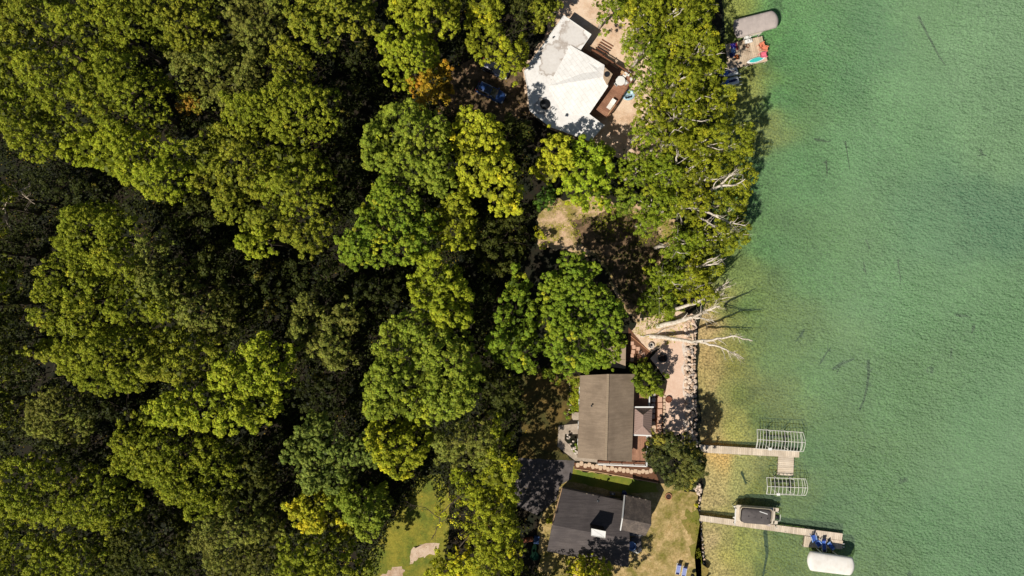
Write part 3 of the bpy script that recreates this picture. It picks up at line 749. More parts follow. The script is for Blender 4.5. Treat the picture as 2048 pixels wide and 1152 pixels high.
for p0, p1 in ((P(1200, 118, DZ + .45), P(1216, 127.5, DZ + .45)), (P(1242, 143, DZ + .45), P(1252, 149, DZ + .45))):
    mb = MB(); mb.beam(p0, p1, .42, .08)
    for t_ in (.15, .85):
        q = Vector(p0).lerp(Vector(p1), t_); mb.box((q.x, q.y, DZ + .2), (.3, .08, .42), math.radians(-31))
    mb.build('bench', 'light_timber', d1)

# table and chairs on the deck
def round_table(c, r, z):
    t_ = thing('patio_table', 'round white patio table on the timber deck', 'table', (c[0], c[1], z))
    mb = MB(); mb.lathe((0, 0, .70), [(.02, 0), (r, 0), (r + .02, .02), (r, .045), (.02, .05)], 26); mb.build('tabletop', 'white_paint', t_, world=False)
    for k in range(4):
        a = PI / 4 + k * PI / 2; mb = MB(); mb.tube([(r * .7 * math.cos(a), r * .7 * math.sin(a), .7), (r * .8 * math.cos(a), r * .8 * math.sin(a), 0)], .03, 6); mb.build('leg', 'aluminium', t_, world=False)
round_table(P(1241, 161.5, DZ + .7), .72, DZ)
def make_chair(name, label, cat, m, mf, loc, rot, group):
    c = thing(name, label, cat, loc, rot, group)
    mb = MB(); mb.box((0, 0, .43), (.48, .48, .05)); mb.build('seat', m, c, world=False, bevel=.015)
    mb = MB(); mb.add([(-.24, -.22, .48), (.24, -.22, .48), (.24, -.32, .92), (-.24, -.32, .92), (-.24, -.26, .48), (.24, -.26, .48), (.24, -.36, .92), (-.24, -.36, .92)],
                      [(0, 1, 2, 3), (7, 6, 5, 4), (0, 4, 5, 1), (1, 5, 6, 2), (2, 6, 7, 3), (3, 7, 4, 0)]); mb.build('backrest', m, c, world=False)
    for sx_, sy_ in ((-1, -1), (1, -1), (1, 1), (-1, 1)):
        mb = MB(); mb.tube([(sx_ * .22, sy_ * .21, .42), (sx_ * .25, sy_ * .24, 0)], .02, 6); mb.build('leg', mf, c, world=False)
    for sx_ in (-1, 1):
        mb = MB(); mb.beam((sx_ * .27, -.25, .64), (sx_ * .27, .22, .64), .05, .03); mb.build('armrest', mf, c, world=False)
    return c
ck = [("1248.5,152.5", 145, 'white patio chair on the north-east side of the round table'), ("1255,150.5", 150, 'white patio chair standing alone in the corner by the deck rail'),
      ("1250,167.5", 40, 'white patio chair on the south-east side of the round table'), ("1232,170", -45, 'white patio chair tucked in on the house side of the round table'),
      ("1262.5,160.5", 110, 'white patio chair pressed against the lake rail of the deck')]
ch0 = None
for s, r, lb_ in ck:
    x, y = pts(s)[0]; loc = P(x, y, DZ)
    if ch0 is None: ch0 = make_chair('patio_chair', lb_, 'chair', 'white_paint', 'white_paint', loc, math.radians(r), 'white chairs around the deck table')
    else: dup(ch0, loc, math.radians(r), lb_)
lo = thing('deck_lounger', 'cream padded lounge chair lying near the south end of the timber deck', 'lounger', P(1221, 211, DZ), math.radians(55))
mb = MB(); mb.box((-.25, 0, .33), (.9, .72, .09)); mb.build('seat', 'canopy_white', lo, world=False, bevel=.03)
mb = MB(); mb.add([(.2, -.36, .3), (.9, -.36, .75), (.9, .36, .75), (.2, .36, .3), (.2, -.36, .39), (.88, -.36, .84), (.88, .36, .84), (.2, .36, .39)], [(3, 2, 1, 0), (4, 5, 6, 7), (0, 1, 5, 4), (1, 2, 6, 5), (2, 3, 7, 6), (3, 0, 4, 7)]); mb.build('backrest', 'canopy_white', lo, world=False)
for a in (-.6, .3):
    for b in (-.32, .32): mb = MB(); mb.box((a, b, .15), (.05, .05, .3)); mb.build('leg', 'dark_metal', lo, world=False)
wb = thing('deck_bench', 'narrow pale wooden bench along the lake edge at the south end of the deck', 'bench', P(1224, 221, DZ), math.radians(55))
mb = MB()
for k in range(3): mb.box((0, -.14 + .14 * k, .44), (1.9, .12, .04))
mb.build('seat', 'light_timber', wb, world=False)
for a in (-.8, .8):
    mb = MB(); mb.box((a, 0, .21), (.08, .36, .42)); mb.build('leg', 'light_timber', wb, world=False)
isl = thing('inflatable_island', 'pale blue inflatable float with three dark wells leaning by the deck on the sand', 'inflatable', P(1257, 191, .82), math.radians(15))
mb = MB(); ring = []
n = 30
prof = [(.55, 0.0), (.95, .03), (1.05, .16), (.95, .28), (.7, .26), (.6, .12), (.02, .12)]
mb.loft([[(r * math.cos(2 * PI * k / n) * 1.0, r * .86 * math.sin(2 * PI * k / n) + (.1 if k > n / 2 else 0), z) for k in range(n)] for r, z in prof]); mb.build('float_body', 'pale_blue_vinyl', isl, True, world=False)
for k in (-1, 0, 1):
    mb = MB(); mb.box((k * .4 - .1, -.32, .22), (.27, .3, .22), .2); mb.build('cup_well', 'dark_metal', isl, world=False, bevel=.03)

# ---- the brown roofed house
h2 = thing('house', 'house with a plain brown gable roof and timber decks beside the pink patio', 'house', P(1212, 835, .8))
mb = MB()
for s in ("1160.7,751,4.0 1216,748.2,5.9 1211.5,921,5.9 1155,915,4.0", "1216,748.2,5.9 1269.3,748.2,4.0 1263.6,923.5,4.0 1211.5,921,5.9"):
    mb.slab(ccw(poly3(s, 4)), .2)
rf = mb.build('roof', 'brown_roof', h2)
mb = MB()
for k in range(40):
    a = Vector(P(1216, 748.2, 5.93)).lerp(Vector(P(1211.5, 921, 5.93)), k / 40); b = Vector(P(1216, 748.2, 5.93)).lerp(Vector(P(1211.5, 921, 5.93)), (k + .93) / 40)
    mb.box(((a.x + b.x) / 2, (a.y + b.y) / 2, 5.93), (.36, (b - a).length, .03 + .03 * (k % 3)))
mb.build('ridge_cap', 'brown_ridge', rf)
for px, py in ((1182.5, 811), (1199.8, 851)):
    c = P(px, py, 4.9); mb = MB(); mb.lathe((c[0], c[1], 4.7), [(.06, 0), (.06, .6), (.13, .62), (.13, .72), (.02, .74)], 8); mb.build('vent_pipe', 'dark_metal', rf)
wp = [P(x, y, 3.5)[:2] for x, y in pts("1163,754 1262,752 1257,917 1158,910")]
mb = MB(); mb.prism(wp, .7, 3.85); mb.build('wall', 'wall_pale', h2)
mb = MB(); gA, gB = [Vector((*P(x, y, 3.85)[:2], 0)) for x, y in ((1163, 754.3), (1262, 752.3))]
for (x0, y0), (x1, y1) in (((1163.5, 755), (1261.5, 753)), ((1158.5, 909), (1256.5, 916))):
    a = P(x0, y0, 3.86); b = P(x1, y1, 3.86); m_ = ((a[0] + b[0]) / 2, (a[1] + b[1]) / 2)
    mb = MB(); mb.add([a, b, (m_[0], m_[1], 5.6), (a[0], a[1] - .12, a[2]), (b[0], b[1] - .12, b[2]), (m_[0], m_[1] - .12, 5.6)], [(0, 1, 2), (5, 4, 3), (0, 3, 4, 1), (1, 4, 5, 2), (2, 5, 3, 0)])
    mb.build('gable', 'wall_pale', h2)
for y0, y1 in ((775, 790), (800, 812), (845, 862), (880, 895)):
    window(None, h2, P(1161.5 - (y0 - 754) * .03, y0, 3)[:2], P(1161.5 - (y1 - 754) * .03, y1, 3)[:2], 1.8, 3.1, (-1, 0))
# hipped porch
po = MB(); E, R_ = 3.3, 4.6
c4 = [P(1268, 816, E), P(1304.5, 816, E), P(1302.5, 870, E), P(1266, 868.5, E)]; rA, rB = P(1286, 830.5, R_), P(1285.5, 852, R_)
po.add(c4 + [rA, rB] + [(p[0], p[1], p[2] - .1) for p in c4], [(0, 4, 1), (1, 4, 5, 2), (2, 5, 3), (3, 5, 4, 0), (9, 8, 7, 6), (0, 1, 7, 6), (1, 2, 8, 7), (2, 3, 9, 8), (3, 0, 6, 9)])
pr = po.build('porch_roof', 'metal_roof', h2)
mb = MB()
def seam(q0, q1, apexa, apexb, n):
    for k in range(1, n):
        t_ = k / n; a = Vector(q0).lerp(Vector(q1), t_)
        s0 = Vector(q0).lerp(Vector(apexa), 1); 
        if apexa == apexb:
            u = t_ / .5 if t_ < .5 else (1 - t_) / .5; b = a.lerp(Vector(apexa) + (a - (Vector(q0) + Vector(q1)) / 2) * (1 - u) * 0, 0)
            tip = Vector(apexa); mid = (Vector(q0) + Vector(q1)) / 2; b = a + (tip - mid) * u
        else:
            q0v, q1v, av, bv = Vector(q0), Vector(q1), Vector(apexa), Vector(apexb)
            d = (q1v - q0v).normalized(); ta = (av - q0v).dot(d) / (q1v - q0v).length; tb = (bv - q0v).dot(d) / (q1v - q0v).length
            up = (av - q0v) - d * (av - q0v).dot(d); u = min(1, t_ / max(ta, .01), (1 - t_) / max(1 - tb, .01)); b = a + up * u
        mb.beam(a + Vector((0, 0, .02)), b + Vector((0, 0, .02)), .06, .07)
seam(c4[0], c4[1], rA, rA, 11); seam(c4[2], c4[3], rB, rB, 11); seam(c4[1], c4[2], rA, rB, 15); seam(c4[3], c4[0], rB, rA, 15)
for a, b in ((rA, rB), (c4[0], rA), (c4[1], rA), (c4[2], rB), (c4[3], rB)): mb.beam(Vector(a) + Vector((0, 0, .03)), Vector(b) + Vector((0, 0, .03)), .1, .05)
mb.build('seam', 'metal_roof', pr)
for a, b in ((c4[0], c4[1]), (c4[2], c4[3])): 
    mb = MB(); o_ = .14 if a is c4[0] else -.1
    mb.beam((a[0], a[1] + o_, E - .02), (b[0] + (.2 if a is c4[0] else 0), b[1] + o_, E - .02), .2, .14)
    mb.build('gutter', 'white_paint', pr)
for p in c4:
    q = (p[0] + (-.2 if p in c4[1:3] else .2), p[1] + (.2 if p in c4[2:] else -.2)); mb = MB(); mb.box((q[0], q[1], 2.2), (.14, .14, 2.0)); mb.build('post', 'white_paint', h2)

d2 = thing('wooden_deck', 'brown plank deck with white railings beside the brown roofed house', 'deck', P(1280, 890, .8))
Z2 = 1.5
mb = MB(); decking(mb, w2(pts("1256,872 1296,872 1294,926 1254,924"), Z2), Z2, PI / 2); decking(mb, w2(pts("1262,778 1299,778 1299,871 1256,871"), Z2), Z2, PI / 2); mb.build('decking', 'red_deck', d2)
mb = MB(); mb.prism(w2(pts("1257,780 1297,780 1293,924 1256,922"), Z2), .75, Z2 - .06); mb.build('skirt', 'brown_timber', d2)
def railing(parent, ps, z, hgt=.95, m='white_paint', low=None, bal=.18, name='railing'):
    for a, b in zip(ps, ps[1:]):
        a = Vector((a[0], a[1], z)); b = Vector((b[0], b[1], z)); L = (b - a).length; mb = MB(); n = max(1, round(L / 1.8))
        for k in range(n + 1):
            p = a.lerp(b, k / n); mb.box((p.x, p.y, z + hgt / 2 - .1), (.12, .12, hgt + .25))
        mb.beam(a + Vector((0, 0, hgt)), b + Vector((0, 0, hgt)), .16, .06); mb.beam(a + Vector((0, 0, .1)), b + Vector((0, 0, .1)), .07, .06)
        k_ = int(L / bal)
        for k in range(k_):
            p = a.lerp(b, (k + .5) / k_); mb.box((p.x, p.y, z + hgt / 2), (.04, .04, hgt - .1))
        mb.build(name, m, parent)
rp = poly3("1293,871.5 1290.5,926 ", Z2); railing(d2, [P(1295.6, 872.5, 2.45), P(1295, 879, 2.45)], Z2)
railing(d2, [P(1294.8, 893, 2.45), P(1293.5, 933, 2.45), P(1196, 929, 2.45)], Z2)
railing(d2, [P(1299, 779, 2.45), P(1298.7, 813, 2.45)], Z2)
mb = MB(); decking(mb, w2(pts("1194,920 1294,925 1293.5,932 1195,928"), 1.1), 1.1, math.radians(-2.5), .2, .05); mb.build('lower_walk', 'brown_timber', d2)
for k in range(4):
    mb = MB(); a = P(1297.5 + k * 3.8, 879.5, 1.35 - .17 * k); b = P(1297.5 + k * 3.8, 892.5, 1.35 - .17 * k); mb.beam(a, b, .27, .06); mb.build('step', 'dock_board', d2)
stp = thing('stoop', 'small square concrete stoop at the back of the brown roofed house', 'stoop', P(1150, 832, .8))
mb = MB(); mb.prism(w2(pts("1143.8,826 1146,824.3 1157.5,825 1157.5,840.2 1146,840 1143.8,836"), 1.15), .75, 1.15); mb.build('slab', 'concrete', stp)

# ---- shed
sh = thing('shed', 'small flat tan roofed shed half hidden under the round green maple', 'shed', P(1235, 712, .8))
mb = MB(); mb.slab(ccw(poly3("1214,684 1252,684 1251,737.5 1214,733", 3.1)), .16); mb.build('roof', 'shed_roof', sh)
mb = MB(); mb.prism([P(x, y, 2.9)[:2] for x, y in pts("1216,687 1248,687 1247,733 1216,729")], .75, 2.93); mb.build('wall', 'wall_pale', sh)
mb = MB(); a, b = P(1213.5, 720, 3.12), P(1251.6, 720, 3.12); mb.beam(a, b, .12, .05); mb.build('roof_seam', 'brown_ridge', sh)
mb = MB(); a = P(1222, 684.5, 2); b = P(1234, 684.5, 2); mb.beam((a[0], a[1] - .22, 1.8), (b[0], b[1] - .22, 1.8), .05, 2.0); mb.build('door', 'brown_timber', sh)

# ---- the grey house
h3 = thing('house', 'house with dark grey shingled roofs, a cross wing and a white topped chimney box', 'house', P(1195, 1050, .8))
EN, RG, ES = 3.7, 6.0, 3.6
mb = MB()
for s in (f"1123.9,976.5,{EN} 1249,1002.5,{EN} 1241.5,1076,{RG} 1104.2,1049.8,{RG}", f"1249,1001.9,{EN} 1256,1004,{EN} 1259.5,1079.3,{RG} 1241.5,1075.8,{RG}",
          f"1104.2,1049.8,{RG} 1259.5,1079.3,{RG} 1257,1135,{ES} 1094,1103,{ES}"):
    mb.slab(ccw(poly3(s, 4)), .2)
r3 = mb.build('roof', 'grey_shingle', h3)
WE, WR = 4.6, 6.9
mb = MB()
for s in (f"1249.2,990.8,{WE} 1302,1001.7,{WE} 1303,1048.7,{WR} 1245,1036.7,{WR}", f"1245,1036.7,{WR} 1303,1048.7,{WR} 1291,1072,{WE+.9} 1241,1060,{WE+.9}"):
    mb.slab(ccw(poly3(s, 5)), .2)
r4 = mb.build('wing_roof', 'mottled_shingle', h3)
mb = MB(); a, b, c = P(1249, 990.8, WE + .03), P(1244.6, 1036.7, WR + .03), P(1240.7, 1060, WE + .93)
mb.beam(a, b, .16, .26); mb.beam(b, c, .14, .22); mb.build('rake_board', 'white_paint', r4)
mb = MB(); a, b = P(1123.6, 976.5, EN + .02), P(1104, 1049.8, RG + .02); mb.beam(a, b, .14, .2); mb.build('rake_board', 'light_timber', r3)
wp = [P(x, y, 3.3)[:2] for x, y in pts("1127,981 1246,1006 1248,1004 1293,1012 1290,1064 1258,1074 1252,1126 1100,1097")]
mb = MB(); mb.prism([P(x, y, 3.3)[:2] for x, y in pts("1127,982 1246,1007 1246,1076 1252,1128 1100,1097")], .7, 3.45); mb.build('wall', 'wall_grey', h3)
mb = MB(); mb.prism([P(x, y, 3.3)[:2] for x, y in pts("1247,996 1293,1006 1292,1056 1283,1068 1247,1066")], .7, 4.35); mb.build('wing_wall', 'wall_grey', h3)
mb = MB()
a, b = P(1247.5, 997, 4.3), P(1244.5, 1058, 4.3)
mb.add([a, b, (a[0] - .2, (a[1] + b[1]) / 2 - .3, 6.65), (a[0] + .1, a[1], a[2]), (b[0] + .1, b[1], b[2]), (a[0] - .1, (a[1] + b[1]) / 2 - .3, 6.65)], [(0, 2, 1), (3, 4, 5), (0, 1, 4, 3), (1, 2, 5, 4), (2, 0, 3, 5)]); mb.build('gable', 'wall_grey', h3)
chz = 7.6; cp = [P(x, y, chz)[:2] for x, y in pts("1183.2,1057.5 1210.8,1063 1209.6,1075.3 1183,1070.8")]
mb = MB(); mb.prism(cp, 5.0, chz - .06); cb = mb.build('chimney', 'black_plastic', h3)  # box sides coloured black to carry the shade of the north face
mb = MB(); cc_ = [(p[0], p[1]) for p in cp]; mx = sum(p[0] for p in cc_) / 4; my = sum(p[1] for p in cc_) / 4
cap = [(mx + (p[0] - mx) * 1.04, my + (p[1] - my) * 1.06) for p in cc_]; mb.prism(cap, chz - .05, chz); mb.build('chimney_cap', 'white_paint', cb)
mb = MB()
for a in (cap[0], ): pass
for i in range(4):
    a, b = cap[i], cap[(i + 1) % 4]; mb.beam((a[0], a[1], chz + .03), (b[0], b[1], chz + .03), .06, .06)
a, b = cap[0], cap[2]; mb.beam((a[0], a[1], chz + .02), (b[0], b[1], chz + .02), .03, .02); mb.build('cap_rim', 'aluminium', cb)
c = P(1196, 1000.5, 4.6); mb = MB(); mb.lathe((c[0], c[1], 4.2), [(.08, 0), (.08, .5), (.2, .55), (.2, .7), (.02, .75)], 9); mb.build('vent_pipe', 'dark_metal', r3)
for px, py, zz in ((1173.5, 987, EN), (1186, 989.5, EN), (1253, 991.5, WE), (1266, 993.5, WE), (1279, 996, WE), (1291, 999, WE)):
    c = P(px, py, zz); mb = MB(); mb.box((c[0], c[1], zz + .06), (.2, .07, .1), -.2); mb.build('gutter_bracket', 'wall_pale', h3)
for x0, x1 in ((1140, 1155), (1185, 1197), (1215, 1230)):
    a = P(x0, 982.5 + (x0 - 1127) * .21, 3.0); b = P(x1, 982.5 + (x1 - 1127) * .21, 3.0); window(None, h3, a[:2], b[:2], 1.7, 3.0, (.2, .98))
mb = MB(); mb.prism([P(x, y, 1.2)[:2] for x, y in pts("1262,1076 1282,1072 1284,1104 1262,1104")], .75, 1.15); mb.build('porch_slab', 'asphalt', h3)
railing(h3, [P(1264, 1102, 1.9), P(1276, 1106, 1.9), P(1282, 1098, 1.9)], 1.15, .8, 'aluminium')
hp = thing('porch_chair', 'curved white chair, coloured pale blue as shade, at the lake corner of the grey house', 'chair', P(1261.5, 1088, 1.15), math.radians(-20))
mb = MB(); mb.loft([[(r * math.cos(a), r * math.sin(a), z) for a in [(-1.9 + 3.8 * k / 11) for k in range(12)]] + [(r2 * math.cos(a), r2 * math.sin(a), z) for a in [(1.9 - 3.8 * k / 11) for k in range(12)]] for r, r2, z in ((.6, .52, .3), (.68, .6, .95))]); mb.build('backrest', 'light_blue_fabric', hp, world=False)  # white chair, the blue of the shade is put into its fabric colour
mb = MB(); mb.lathe((0, 0, .3), [(.02, 0), (.5, 0), (.55, .08), (.5, .14), (.02, .15)], 16); mb.build('seat', 'light_blue_fabric', hp, world=False)
mb = MB(); mb.lathe((0, 0, 0), [(.35, 0), (.3, .3)], 12); mb.build('base', 'aluminium', hp, world=False)
bn = thing('barrel', 'dark blue barrel against the shaded north wall of the grey house', 'barrel', P(1247.5, 984, .8))
mb = MB(); mb.lathe((0, 0, 0), [(.26, 0), (.33, .1), (.36, .5), (.33, .9), (.28, 1.0), (.02, 1.0)], 16); mb.build('drum', 'blue_plastic', bn, True, world=False)
mb = MB(); mb.lathe((0, 0, 1.0), [(.3, 0), (.3, .05), (.02, .07)], 16); mb.build('lid', 'navy_fabric', bn, world=False)
ac = thing('heat_pump', 'small pale outdoor unit beside the north wall of the grey house', 'air conditioner', P(1224, 985, .8), -.2)
mb = MB(); mb.box((0, 0, .4), (.85, .35, .7)); mb.build('casing', 'wall_grey', ac, world=False, bevel=.02)
mb = MB(); mb.lathe((0, 0, .75), [(.14, 0), (.14, .03), (.02, .03)], 14); mb.build('fan_cover', 'aluminium', ac, world=False)

# ================================================================== VEHICLES
def make_car(label, loc, rot, paint, L=4.7, Wd=1.86, Hh=1.72):
    c = thing('parked_car', label, 'car', loc, rot, 'cars parked behind the white roofed house')
    h = Wd / 2; x = L / 2
    def ring(xx, w, z0, z1, r=.12):
        return [(xx, -w, z0 + r), (xx, -w + r, z0), (xx, w - r, z0), (xx, w, z0 + r), (xx, w, z1 - r), (xx, w - r * 1.4, z1), (xx, -w + r * 1.4, z1), (xx, -w, z1 - r)]
    mb = MB(); mb.loft([ring(-x, h * .80, .38, .86), ring(-x + .12, h * .93, .26, .98), ring(-x + .6, h, .24, 1.04), ring(-.2, h, .24, 1.03), ring(x - 1.35, h, .24, 1.0), ring(x - .7, h * .97, .24, .95), ring(x - .22, h * .88, .28, .84), ring(x, h * .68, .36, .7)])
    mb.build('body', paint, c, True, world=False)
    def gr(xx, w, z): return [(xx, -w, z), (xx, w, z)]
    top = Hh - .04
    mb = MB()
    lo_ = [(-x + .12, -h * .86, 1.0), (x - 1.3, -h * .88, 1.0), (x - 1.3, h * .88, 1.0), (-x + .12, h * .86, 1.0)]
    hi_ = [(-x + .48, -h * .70, top), (x - 2.25, -h * .72, top), (x - 2.25, h * .72, top), (-x + .48, h * .70, top)]
    mb.loft([lo_, hi_]); mb.build('glasshouse', 'car_glass', c, world=False)
    mb = MB(); mb.loft([[(p[0] * 1.0, p[1] * 1.02, top + .002) for p in hi_], [(p[0] * .985, p[1] * .96, Hh + .02) for p in hi_]]); rp_ = mb.build('roof_panel', paint, c, True, world=False)
    mb = MB(); mb.box((-.45, 0, Hh + .022), (.95, h * .95, .012)); mb.build('sunroof', 'car_glass', rp_, world=False)
    for s_ in (-1, 1):
        mb = MB(); mb.tube([(-x + .6, s_ * h * .68, Hh + .02), (-x + .7, s_ * h * .68, Hh + .09), (x - 2.5, s_ * h * .69, Hh + .09), (x - 2.35, s_ * h * .69, Hh + .02)], .025, 6); mb.build('roof_rail', 'aluminium', rp_, world=False)
        mb = MB(); mb.beam((x - 1.35, s_ * h * .87, 1.02), (x - 2.2, s_ * h * .73, top), .09, .06); mb.build('pillar', paint, c, world=False)
        mb = MB(); mb.blob((x - 1.45, s_ * (h + .1), 1.06), .1, .13, .09, 2, .05); mb.build('mirror', paint, c, True, world=False)
        mb = MB(); mb.blob((x - .18, s_ * h * .68, .74), .16, .2, .09, 3, .05); mb.build('headlight', 'white_paint', c, True, world=False)
        mb = MB(); mb.box((-x + .05, s_ * h * .7, .85), (.1, .22, .14)); mb.build('tail_light', 'red_fabric', c, world=False)
        for xx in (-x + .9, x - .92):
            w_ = MB(); w_.loft([[(xx + r * math.cos(2 * PI * k / 18), s_ * y, .34 + r * math.sin(2 * PI * k / 18)) for k in range(18)] for r, y in ((.22, h - .24), (.34, h - .22), (.35, h - .02), (.22, h + .01))]); tw = w_.build('wheel', 'tyre', c, world=False)
            w_ = MB(); w_.loft([[(xx + r * math.cos(2 * PI * k / 14), s_ * y, .34 + r * math.sin(2 * PI * k / 14)) for k in range(14)] for r, y in ((.22, h - .0), (.2, h + .016), (.03, h + .02))]); w_.build('rim', 'aluminium', tw, world=False)
    return c
HD = math.radians(-26)
make_car('dark blue sport utility car with silver roof rails parked under the trees', P(982, 186, 1.2)[:2] + (.81,), HD, 'car_blue')
make_car('dark car mostly hidden under the tree beside the blue one, only its nose showing', P(990, 139, 1.2)[:2] + (.81,), HD, 'car_dark', 4.6, 1.8, 1.5)

# ================================================================== DOCKS AND LIFTS
def dock(label, arms, loc_px, z=.62, m='dock_board', legs=(), group=None):
    d = thing('dock', label, 'dock', P(*loc_px, 0))
    for outline, ang in arms:
        poly = w2(pts(outline), z)
        mb = MB(); decking(mb, poly, z, ang, .30, .026, .045); mb.build('decking', m, d)
        mb = MB(); q = shrink(poly, .03)
        for i in range(len(q)):
            a, b = q[i], q[(i + 1) % len(q)]; mb.beam((a[0], a[1], z - .125), (b[0], b[1], z - .125), .06, .15)
        mb.build('frame', 'dock_side', d)
    for px, py in legs:
        c = P(px, py, z); mb = MB(); mb.lathe((c[0], c[1], -1.2), [(.045, 0), (.045, 1.2 + z + .12), (.01, 1.2 + z + .14)], 8); mb.build('post', 'aluminium', d)
    return d
A1 = math.radians(-3.0)
dock('pale grey T-shaped dock reaching out from beneath the dark bronze tree, between two empty lifts',
     [("1400,889.5 1599,902 1598,915 1400,905", A1 + PI / 2), ("1556.8,912.6 1588,914.6 1586.5,951.5 1555,950", A1)], (1500, 905),
     legs=[(x, y) for x in (1440, 1480, 1520) for y in (891 + (x - 1400) * .063, 907 + (x - 1400) * .05)] + [(1557, 930), (1587, 931), (1556, 949), (1586, 950)])
A2 = math.atan2(-38.7, 301.7)
dock('long pale dock with a wide end platform of blue chairs',
     [("1384,1028.4 1685.7,1067.2 1684,1081 1384,1039.8", A2 + PI / 2), ("1608.4,1072 1684.6,1081.5 1684,1098.2 1605.5,1094", A2 + PI / 2)], (1530, 1050),
     legs=[(x, 1028.4 + (x - 1384) * .1286 + o) for x in (1420, 1470, 1570, 1620) for o in (0, 11.5)] + [(1685, 1068), (1684, 1097), (1607, 1093)])
A3 = math.radians(13)
d3 = dock('square weathered dock platform cluttered with towels and chairs beside the grey boat canopy',
     [("1450.4,89 1524.4,72.3 1533.8,122.5 1457,139.5", A3 + PI / 2)], (1490, 105), z=.7, m='dock_board_weathered',
     legs=[(1451, 90), (1487, 81), (1523.5, 73), (1533, 122), (1495, 131), (1458, 138.5)])
mb = MB()
for k in range(3):
    p = P(1549, 1095, .1); 
for px, py in ((1685.5, 1088), (1686, 1094)):
    c = P(px, py, .62); mb.box((c[0] + .1, c[1], .6), (.3, .12, .08))
fd = thing('cleat', 'pair of small pale cleats on the outer edge of the end platform', 'cleat', P(1686, 1091, .6)); mb.build('bracket', 'white_paint', fd)

def lift(label, nm, corners, zt, zr, bulge, cover, ribs, frame_px, z_arch=.35, loc=None):
    """boat lift: four posts, cradle, and a rounded canopy frame or fabric cover"""
    q = [Vector(P(x, y, zt)) for x, y in pts(corners)]   # TL TR BR BL
    d = thing(nm, label, 'boat lift', ((q[0].x + q[2].x) / 2, (q[0].y + q[2].y) / 2, 0))
    def at(u, v):    # u along, v across (0..1), arched, ends bulging
        a = q[0].lerp(q[1], u); b = q[3].lerp(q[2], u); p = a.lerp(b, v)
        ax = (q[1] - q[0]).normalized(); e = 4 * v * (1 - v)
        p = p + ax * (bulge[1] if u > .5 else -bulge[0]) * e * (abs(u - .5) * 2) ** 6
        p.z = zt + (zr - zt) * (math.sqrt(max(0, 1 - (2 * v - 1) ** 2)) if cover else 1 - abs(2 * v - 1) ** 1.4)
        return p
    if cover:
        nu, nv = 26, 15; mb = MB(); vs = []
        for i in range(nu + 1):
            for j in range(nv + 1):
                u = i / nu; p = at(u, j / nv)
                e = min(u, 1 - u) * (q[1] - q[0]).length
                p.z -= max(0, .35 - e) ** 2 * 1.6
                p.z -= .022 * abs(math.sin(u * PI * ribs))
                vs.append(p)
        W_ = nv + 1
        fs = [(i * W_ + j, (i + 1) * W_ + j, (i + 1) * W_ + j + 1, i * W_ + j + 1) for i in range(nu) for j in range(nv)]
        n0 = len(vs); rim = [i * W_ for i in range(nu + 1)] + [nu * W_ + j for j in range(1, W_)] + [i * W_ + nv for i in range(nu - 1, -1, -1)] + [j for j in range(nv - 1, 0, -1)]
        drop = [(vs[i].x, vs[i].y, zt - .28) for i in rim]; nr = len(rim)
        mb.add([tuple(p) for p in vs] + drop, fs + [(rim[k], n0 + k, n0 + (k + 1) % nr, rim[(k + 1) % nr]) for k in range(nr)])
        mb.build('canopy', cover, d, True)
    else:
        mb = MB()
        for k in range(ribs):
            u = k / (ribs - 1); mb.tube([at(u, v / 10) for v in range(11)], .035, 6)
        mb.build('rib', 'aluminium', d)
        mb = MB()
        for v in (0, .5, 1): mb.tube([at(u / 12, v) for u in range(13)], .045, 6)
        for s_ in (.0, 1):
            pass
        mb.tube([at(.03, v / 10) - Vector((0, 0, .3)) for v in range(11)], .04, 6); mb.tube([at(.97, v / 10) - Vector((0, 0, .3)) for v in range(11)], .04, 6)
        mb.build('canopy_rail', 'aluminium', d)
    for u in (.3, .68):
        for v in (.06, .94):
            p = at(u, v); mb = MB(); mb.beam((p.x, p.y, -1.3), (p.x, p.y, p.z - .03), .1, .1); mb.build('post', 'aluminium', d)
    mb = MB()
    for u in (.3, .68):
        a, b = at(u, .05), at(u, .95); mb.beam((a.x, a.y, .2), (b.x, b.y, .2), .12, .12); mb.beam((a.x, a.y, -1.0), (b.x, b.y, -1.0), .1, .1)
    for v in (.1, .9):
        a, b = at(.3, v), at(.68, v); mb.beam((a.x, a.y, -1.0), (b.x, b.y, -1.0), .1, .1)
    mb.build('cradle', 'dark_metal', d)
    mb = MB()
    for v in (.36, .64):
        a, b = at(.22, v), at(.78, v); mb.beam((a.x, a.y, .3), (b.x, b.y, .3), .16, .08)
    mb.build('bunk', 'dark_metal', d)
    p = at(.3, .98); mb = MB(); mb.box((p.x, p.y, 1.6), (.5, .4, .4), 0); mb.build('motor_box', 'white_paint', d, bevel=.04)
    a, b = at(.32, .97), at(.66, .97); mb = MB(); mb.tube([(a.x, a.y, 1.5), (b.x, b.y, 1.5)], .05, 6); mb.build('winch_shaft', 'aluminium', d)
    return d
lift('empty boat lift frame of bare white ribs above the T-shaped dock, the larger one', 'boat_lift', "1513.9,858.7 1605.6,864.7 1606.2,903.2 1511.8,897", 1.7, 2.1, (.0, .2), None, 16, None)
lift('empty boat lift frame of bare white ribs below the T-shaped dock, the smaller one', 'boat_lift', "1533,955 1611,957.8 1611,990.7 1533,988", 1.6, 1.95, (.0, .2), None, 11, None)
lift('boat lift under a grey fabric canopy beside the cluttered square dock', 'boat_lift', "1469,39.5 1545.5,20.5 1554,54.5 1476,75.5", 2.9, 3.2, (.35, .45), 'canopy_grey', 12, None)
lift('boat lift under a white fabric canopy beyond the blue chairs', 'boat_lift', "1622.4,1103 1705.5,1115.4 1701.6,1151.3 1621.9,1141.6", 2.7, 3.0, (.5, .35), 'canopy_white', 9, None)

